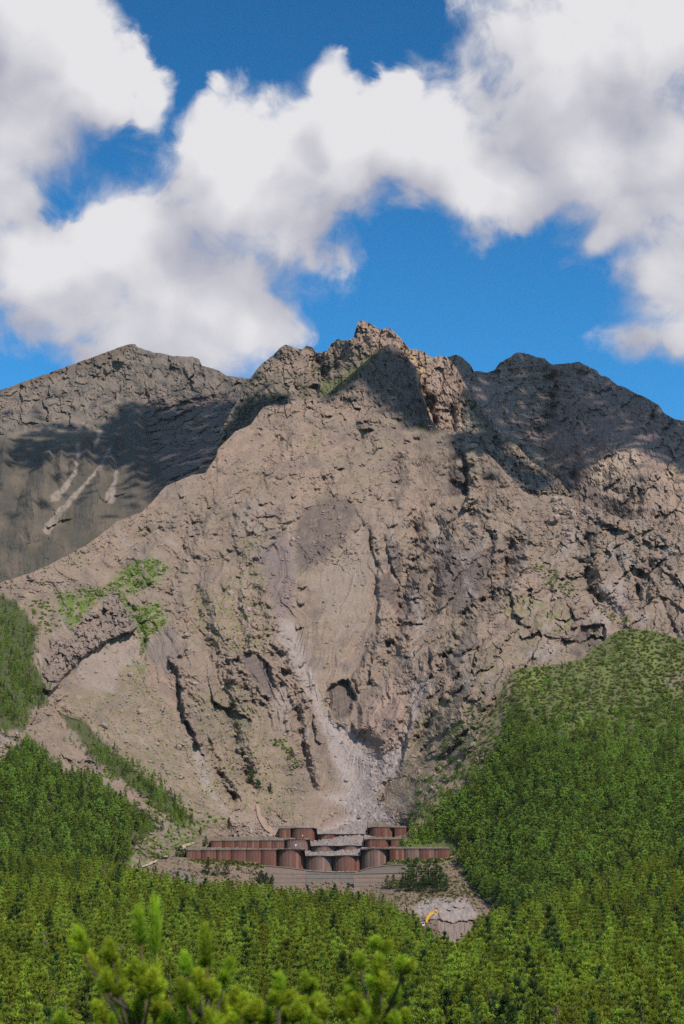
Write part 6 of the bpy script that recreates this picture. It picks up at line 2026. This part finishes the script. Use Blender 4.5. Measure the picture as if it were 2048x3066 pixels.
def boulders():
    rng = np.random.default_rng(31)
    areas = [([(340, 2020), (440, 2010), (560, 2200), (640, 2400), (560, 2440), (420, 2280), (300, 2160)], 110, 1.0), ([(560, 1720), (760, 1620), (800, 1960), (600, 1960)], 50, 1.2),
             ([(850, 1560), (900, 1620), (880, 1880), (820, 1900), (780, 1700)], 22, 1.1), ([(700, 2480), (830, 2490), (830, 2508), (700, 2510)], 40, 0.9),
             ([(1660, 1490), (1720, 1510), (1740, 1600), (1660, 1600)], 45, 1.7), ([(1740, 1520), (1830, 1530), (1830, 1570), (1740, 1560)], 25, 1.8),
             ([(1360, 1560), (1480, 1570), (1520, 1650), (1400, 1610)], 24, 1.4), ([(800, 1240), (1250, 1320), (1200, 1480), (700, 1460)], 60, 1.3), ([(150, 1700), (520, 1540), (640, 1600), (240, 1720)], 40, 1.0)]
    pts = []
    for q, n, s in areas:
        a = np.array(q)
        uu = rng.uniform(a[:, 0].min(), a[:, 0].max(), n * 5); vv = rng.uniform(a[:, 1].min(), a[:, 1].max(), n * 5)
        g = np.nonzero(in_poly(uu, vv, q))[0][:n]
        pts += [(uu[i], vv[i], s * min(2.6, 0.75 * rng.pareto(2.2) + 0.75)) for i in g]
    for (u, v, s) in [(392, 2023, 2.6), (310, 2178, 3.6), (420, 2135, 2.4), (364, 2133, 2.2), (533, 2242, 3.0), (470, 2230, 2.4), (583, 2048, 2.8), (560, 1905, 3.8), (625, 1908, 3.2), (690, 1780, 4.2),
                      (722, 1815, 3.0), (742, 1828, 3.0), (770, 1838, 3.2), (664, 2062, 2.2), (1415, 1340, 6.0), (752, 2536, 2.2), (1668, 1552, 4.5), (1702, 1604, 3.6), (1670, 1606, 2.8), (1660, 1797, 3.6), (1170, 1495, 3.0)]:
        pts.append((u, v, s))
    p = np.array(pts)[-298:]
    P = MAIN.on(p[:, 0], p[:, 1])
    for i in range(len(p)):
        o = obj('boulder', ROCKS[i % 7], MAIN.o, [float(P[i, 0]), float(P[i, 1] - p[i, 2] * 0.3), float(P[i, 2] + p[i, 2] * 0.15)])
        o.rotation_euler = rng.uniform(0, 6.28, 3).tolist()
        o.scale = (p[i, 2] * rng.uniform(0.8, 1.3), p[i, 2], p[i, 2] * rng.uniform(0.55, 0.9))
    # the countless small stones: one mass
    n = 9000
    uu = rng.uniform(0, 2048, n * 3); vv = rng.uniform(1150, 2500, n * 3)
    cr = np.interp(uu, MAIN.us, MAIN.cr)
    w = 0.25 + 0.75 * ss(-0.1, 0.35, fbm(uu / 70, vv / 60, 3, 911)) + 1.0 * in_poly(uu, vv, areas[0][0]) + 1.5 * in_poly(uu, vv, [(1100, 2260), (1200, 2210), (1180, 2500), (960, 2500), (1051, 2440)])
    ok = (vv > cr + 8) & (rng.random(n * 3) < w * 0.8)
    veg = np.zeros(n * 3, bool)
    for q in VEG_LEFT:
        veg |= in_poly(uu, vv, q)
    ok &= ~veg
    uu, vv = uu[ok][:n], vv[ok][:n]
    P = MAIN.on(uu, vv)
    s = np.clip(0.32 * (rng.pareto(2.5, len(uu)) + 1), 0.3, 1.5) * (0.8 + P[:, 1] / 2600)
    base = np.array([v.co[:] for v in ROCKS[0].vertices]); tri = np.array([q.vertices[:] for q in ROCKS[0].polygons])
    k = len(base)
    ang = rng.uniform(0, 6.28, len(uu))
    c, sn = np.cos(ang), np.sin(ang)
    flip = rng.permuted(np.tile([0, 1, 2], (len(uu), 1)), axis=1)
    B = base[:, flip].transpose(1, 0, 2)                      # stones lie on different faces
    B = B * rng.uniform(0.7, 1.3, (len(uu), 1, 3)) * s[:, None, None]
    X = B[..., 0] * c[:, None] - B[..., 1] * sn[:, None]; Yy = B[..., 0] * sn[:, None] + B[..., 1] * c[:, None]
    V = np.stack([X, Yy, B[..., 2] * 0.8], -1) + P[:, None, :]
    V[..., 2] += (s * 0.2)[:, None]; V[..., 1] -= (s * 0.3)[:, None]
    F = (tri[None] + (np.arange(len(uu)) * k)[:, None, None]).reshape(-1, 3)
    o = obj('scree_rubble', mesh_np('scree_rubble', V.reshape(-1, 3), F, [MAT['stone']]), kind='stuff')


boulders()


# ---- the cumulus overhead whose shadows lie on the peaks
def overhead_cloud(patches, height, seed, r0=5.2):
    rng = np.random.default_rng(seed)
    C = []
    for host, poly_, n, soft in patches:
        a = np.array(poly_, float)
        lo, hi = a.min(0) - soft, a.max(0) + soft
        got = 0
        while got < n:
            u = rng.uniform(lo[0], hi[0], 4000); v = rng.uniform(lo[1], hi[1], 4000)
            f = Field.__new__(Field)
            f.u, f.v, f.shape = u, v, u.shape
            m = f.poly(poly_, soft) + fbm(u / 45, v / 45, 3, seed) * 0.5 * (soft / 30)
            ok = rng.random(4000) * 1.0 < np.clip(m, 0, 1) ** 1.3
            cr = np.interp(u, host.us, host.cr)
            ok &= v > cr - 14
            u, v = u[ok][:n - got], v[ok][:n - got]
            P = host.on(u, np.maximum(v, np.interp(u, host.us, host.cr) + 1))
            t = (height - P[:, 2]) / SUNV[2] + rng.uniform(-60, 60, len(u))
            C.append(P + t[:, None] * SUNV[None, :])
            got += len(u)
    C = np.concatenate(C)
    base = np.array([v.co[:] for v in ROCKS[1].vertices]); tri = np.array([q.vertices[:] for q in ROCKS[1].polygons])
    s = rng.uniform(0.7, 1.5, len(C)) * r0
    V = base[None] * s[:, None, None] + C[:, None, :]
    F = (tri[None] + (np.arange(len(C)) * len(base))[:, None, None]).reshape(-1, 3)
    return obj('cloud', mesh_np('cloud', V.reshape(-1, 3), F, [MAT['vapour']], True), kind='stuff')


MAT['vapour'] = plain('cloud_vapour', (0.85, 0.85, 0.86), 1.0, 0.03, 0.01, 0.0)
overhead_cloud([(RIGHT, [(1300, 1030), (1500, 1030), (1800, 1080), (2300, 1250), (2300, 1520), (2060, 1440), (2000, 1390), (1900, 1330), (1800, 1360), (1740, 1400), (1700, 1480), (1640, 1470), (1560, 1380), (1480, 1290), (1400, 1200)], 3900, 28),
                (SUMMIT, [(1390, 1150), (1460, 1230), (1520, 1330), (1440, 1320), (1400, 1240)], 200, 14), (SUMMIT, [(1345, 1300), (1420, 1290), (1560, 1390), (1680, 1440), (1600, 1470), (1480, 1380), (1360, 1390)], 270, 16)], 1650, 41)
overhead_cloud([(MAIN, [(960, 1200), (1010, 1160), (1100, 1080), (1160, 1035), (1210, 1060), (1262, 1150), (1300, 1280), (1240, 1270), (1180, 1230), (1120, 1180), (1080, 1140)], 560, 16)], 1700, 42)
overhead_cloud([(SUMMIT, [(640, 1330), (740, 1200), (800, 1190), (860, 1180), (860, 1230), (760, 1300), (660, 1400)], 330, 18),
                (LEFT, [(300, 1290), (380, 1210), (480, 1230), (640, 1210), (740, 1200), (760, 1300), (640, 1430), (500, 1520), (440, 1460), (380, 1390), (330, 1400), (250, 1380), (180, 1360), (110, 1400), (20, 1400), (40, 1320), (160, 1280)], 2500, 30)], 1600, 43)
# ------------------------------------------------------------------ the young pines right before the camera
MAT['front_needle'] = leaf_material('young_pine_needles', (0.070, 0.140, 0.012), (0.680, 0.800, 0.062), 0.12, 0.50)
MAT['twig'] = plain('orange_twig', (0.115, 0.075, 0.035), 0.9, 0.3, 30)
MAT['front_bark'] = plain('grey_bark', (0.065, 0.055, 0.038), 0.95, 0.4, 25)


def shoot_mesh(seed, L=0.20, n=260, nl=0.058):
    """A leading shoot: a stiff twig wrapped in needles that all reach forward."""
    rng = np.random.default_rng(seed)
    t = rng.uniform(0.22, 1.0, n) ** 0.85
    az = rng.uniform(0, 2 * np.pi, n)
    lean = np.interp(t, [0.3, 0.85, 1.0], [1.0, 0.62, 0.18])
    base = np.stack([np.cos(az) * 0.004, np.sin(az) * 0.004, t * L], 1)
    dirn = np.stack([np.cos(az) * np.sin(lean), np.sin(az) * np.sin(lean), np.cos(lean)], 1)
    V, F, C = blades(rng, base, dirn, 2, nl, 0.0068, 0.16, np.clip(0.10 + 0.90 * t ** 1.5 + rng.normal(0, 0.15, n), 0, 1), np.stack([np.cos(az), np.sin(az), np.full(n, 0.4)], 1))
    b = MB()
    b.tube([(0, 0, 0), (0, 0, L * 0.6), (0, 0, L * 1.02)], [0.0075, 0.006, 0.003], 6)
    bv = np.concatenate(b.V)
    tri = []
    for f in b.F:
        tri += [(f[0], f[i], f[i + 1]) for i in range(1, len(f) - 1)]
    tri = np.array(tri)
    mi = np.r_[np.zeros(len(F), int), np.ones(len(tri), int)]
    return mesh_np('shoot', np.r_[V, bv], np.r_[F, tri + len(V)], [MAT['front_needle'], MAT['twig']], False, np.r_[C, np.full((len(bv), 3), 0.5)], mi)


SHOOTS = [shoot_mesh(70 + i, L, n) for i, (L, n) in enumerate([(0.20, 300), (0.17, 270), (0.23, 330), (0.14, 230)])]


def front_pine(label, Yd, trunk_u, shoots, seed, lean=0.0):
    rng = random.Random(seed)
    gx = float(ray(trunk_u, 3066)[0] * Yd)
    ground = float(near_z(np.array([gx]), np.array([Yd]))[0])
    t = empty('young_pine', (gx, Yd, ground), label, 'young pine', 'young pines close before the camera')
    pts = []
    for (u, v, ub, vb) in shoots:
        y = Yd + rng.uniform(-0.35, 0.35)
        pts.append((at(u, v, y) - [gx, Yd, ground], at(ub, vb, y) - [gx, Yd, ground]))
    ztop = max(p[1][2] for p in pts)
    lead = max(pts, key=lambda p: p[1][2])
    lx, ly = float(lead[1][0]), float(lead[1][1])
    tr = MB()
    tr.tube([(0, 0, -0.1), (lx * 0.25, 0, ztop * 0.4), (lx * 0.8, ly * 0.7, ztop * 0.8), (lx, ly, ztop)], [0.045, 0.036, 0.020, 0.008], 8)
    obj('trunk', tr.mesh('trunk', MAT['front_bark'], True), t)

    def trunk_at(z):
        q = max(0.0, min(1.0, z / ztop))
        return np.array([np.interp(q, [0, 0.4, 0.8, 1], [0, lx * 0.25, lx * 0.8, lx]), np.interp(q, [0, 0.4, 0.8, 1], [0, 0, ly * 0.7, ly]), q * ztop])
    # side shoots lower down, out of the picture, finish the tree
    low = []
    for k in range(16):
        a = rng.uniform(0, 6.28); z = ztop * rng.uniform(0.3, 0.72); r = rng.uniform(0.25, 0.6)
        b = trunk_at(z) + np.array([math.cos(a) * r, math.sin(a) * r * 0.8, 0.15])
        low.append((b + np.array([math.cos(a) * 0.05, math.sin(a) * 0.05, 0.17]), b))
    for tip, base in pts + low:
        d = tip - base
        L = float(np.linalg.norm(d))
        k = rng.randrange(4)
        nat = [0.20, 0.17, 0.23, 0.14][k]
        dn = d / L
        if base[2] < ztop - 0.01:
            j = trunk_at(max(0.1, base[2] - 0.12 - 0.45 * math.hypot(base[0] - trunk_at(base[2])[0], base[1] - trunk_at(base[2])[1])))
            m = (j + base) / 2 + np.array([0, 0, -0.04])
            b = MB(); b.tube([j, m, base - dn * 0.02, base + dn * 0.02], [0.010, 0.008, 0.006, 0.005], 6)
            obj('branch', b.mesh('branch', MAT['front_bark'], True), t)
        nseg = max(1, round(L / 0.20))
        for s in range(rng.choice((-1, 0)), nseg):
            o = obj('shoot', SHOOTS[k], t, (base + d * s / nseg + (np.array([0, 0, -0.03]) if s < 0 else 0)).tolist())
            o.rotation_mode = 'QUATERNION'
            o.rotation_quaternion = Vector(dn.tolist()).to_track_quat('Z', 'Y') @ Matrix.Rotation(rng.uniform(0, 6.28), 3, 'Z').to_quaternion()
            q = L / nseg / nat
            w = 0.78 + 0.2 * rng.random()
            o.scale = (w, w, q)
        for s in range(rng.choice((0, 1, 1, 2))):        # a few of short side buds under the tip
            a = rng.uniform(0, 6.28)
            q = Vector((math.cos(a) * 0.8, math.sin(a) * 0.8, 0.75)).normalized()
            o = obj('shoot', SHOOTS[3], t, (base + d * rng.uniform(-0.1, 0.25)).tolist())
            o.rotation_mode = 'QUATERNION'
            o.rotation_quaternion = q.to_track_quat('Z', 'Y')
            o.scale = (0.75, 0.75, 0.6)


front_pine('blurred young pine at the lower left whose twin leading shoots stand highest', 8.0, 400, [
    (414, 2732, 424, 2872), (466, 2732, 466, 2905), (236, 2796, 262, 2880), (325, 2821, 342, 2905), (407, 2882, 412, 2965), (457, 2914, 448, 2990), (314, 2918, 330, 2990), (446, 2943, 430, 3020),
    (289, 3007, 320, 3080), (414, 2993, 410, 3080), (350, 2960, 370, 3050), (470, 2985, 460, 3070), (380, 3020, 390, 3100), (262, 2860, 300, 2950), (340, 2885, 352, 2960), (500, 3040, 480, 3110)], 3)
front_pine('blurred young pine in the lower middle left with one upright central shoot', 7.7, 620, [
    (616, 2793, 621, 2925), (553, 2864, 562, 2940), (689, 2878, 668, 2960), (593, 2914, 600, 2990), (543, 2946, 565, 3030), (582, 2996, 590, 3070), (707, 2971, 690, 3050), (732, 2986, 722, 3066), (664, 2993, 655, 3066),
    (696, 3046, 690, 3110), (750, 3043, 735, 3110), (640, 2945, 632, 3010), (560, 3020, 575, 3090), (770, 3000, 755, 3080), (620, 3035, 615, 3100)], 4)
front_pine('small blurred pine shoot with one thick club-like tip, bottom centre', 7.4, 838, [(836, 2923, 835, 3010), (794, 3026, 806, 3090), (890, 3016, 872, 3080), (850, 3020, 845, 3080)], 5)
front_pine('sparse blurred pine twig with a bare pale stem right of the club-like tip', 8.6, 985, [(915, 2923, 926, 2990), (951, 2980, 948, 3030), (900, 2990, 925, 3030), (960, 3015, 975, 3066)], 6)
front_pine('blurred young pine at the lower right of centre with loose open shoots', 8.4, 1140, [
    (1127, 2812, 1129, 2862), (1133, 2870, 1130, 2960), (1076, 2862, 1084, 2920), (1201, 2873, 1198, 2930), (1047, 2937, 1062, 3000), (1186, 2955, 1182, 3020), (1022, 3001, 1040, 3066), (1126, 2991, 1122, 3050),
    (1061, 2984, 1075, 3040), (1215, 3030, 1205, 3090), (1150, 2920, 1140, 2990), (1090, 3020, 1098, 3080), (1160, 3040, 1155, 3100)], 7)
front_pine('single blurred pine tip just showing at the bottom left corner', 8.0, 182, [(184, 3036, 186, 3100), (160, 3075, 175, 3130)], 8)

# ------------------------------------------------------------------ the thin summer haze between here and the peaks
def haze():
    m = bpy.data.materials.new('thin_haze')
    m.use_nodes = True
    nt = m.node_tree
    nt.nodes.clear()
    out = nt.nodes.new('ShaderNodeOutputMaterial')
    v = nt.nodes.new('ShaderNodeVolumePrincipled')
    v.inputs['Color'].default_value = (0.88, 0.90, 0.98, 1)
    v.inputs['Density'].default_value = HAZE_DENSITY
    v.inputs['Anisotropy'].default_value = 0.0
    nt.links.new(v.outputs[0], out.inputs['Volume'])
    b = MB()
    lo, hi = np.array([-32000.0, -31000.0, -82.0]), np.array([32000.0, 32000.0, 900.0])
    b.box((lo + hi) / 2, hi - lo)
    obj('haze', b.mesh('haze', m), kind='stuff')


HAZE_DENSITY = 0.000012
haze()
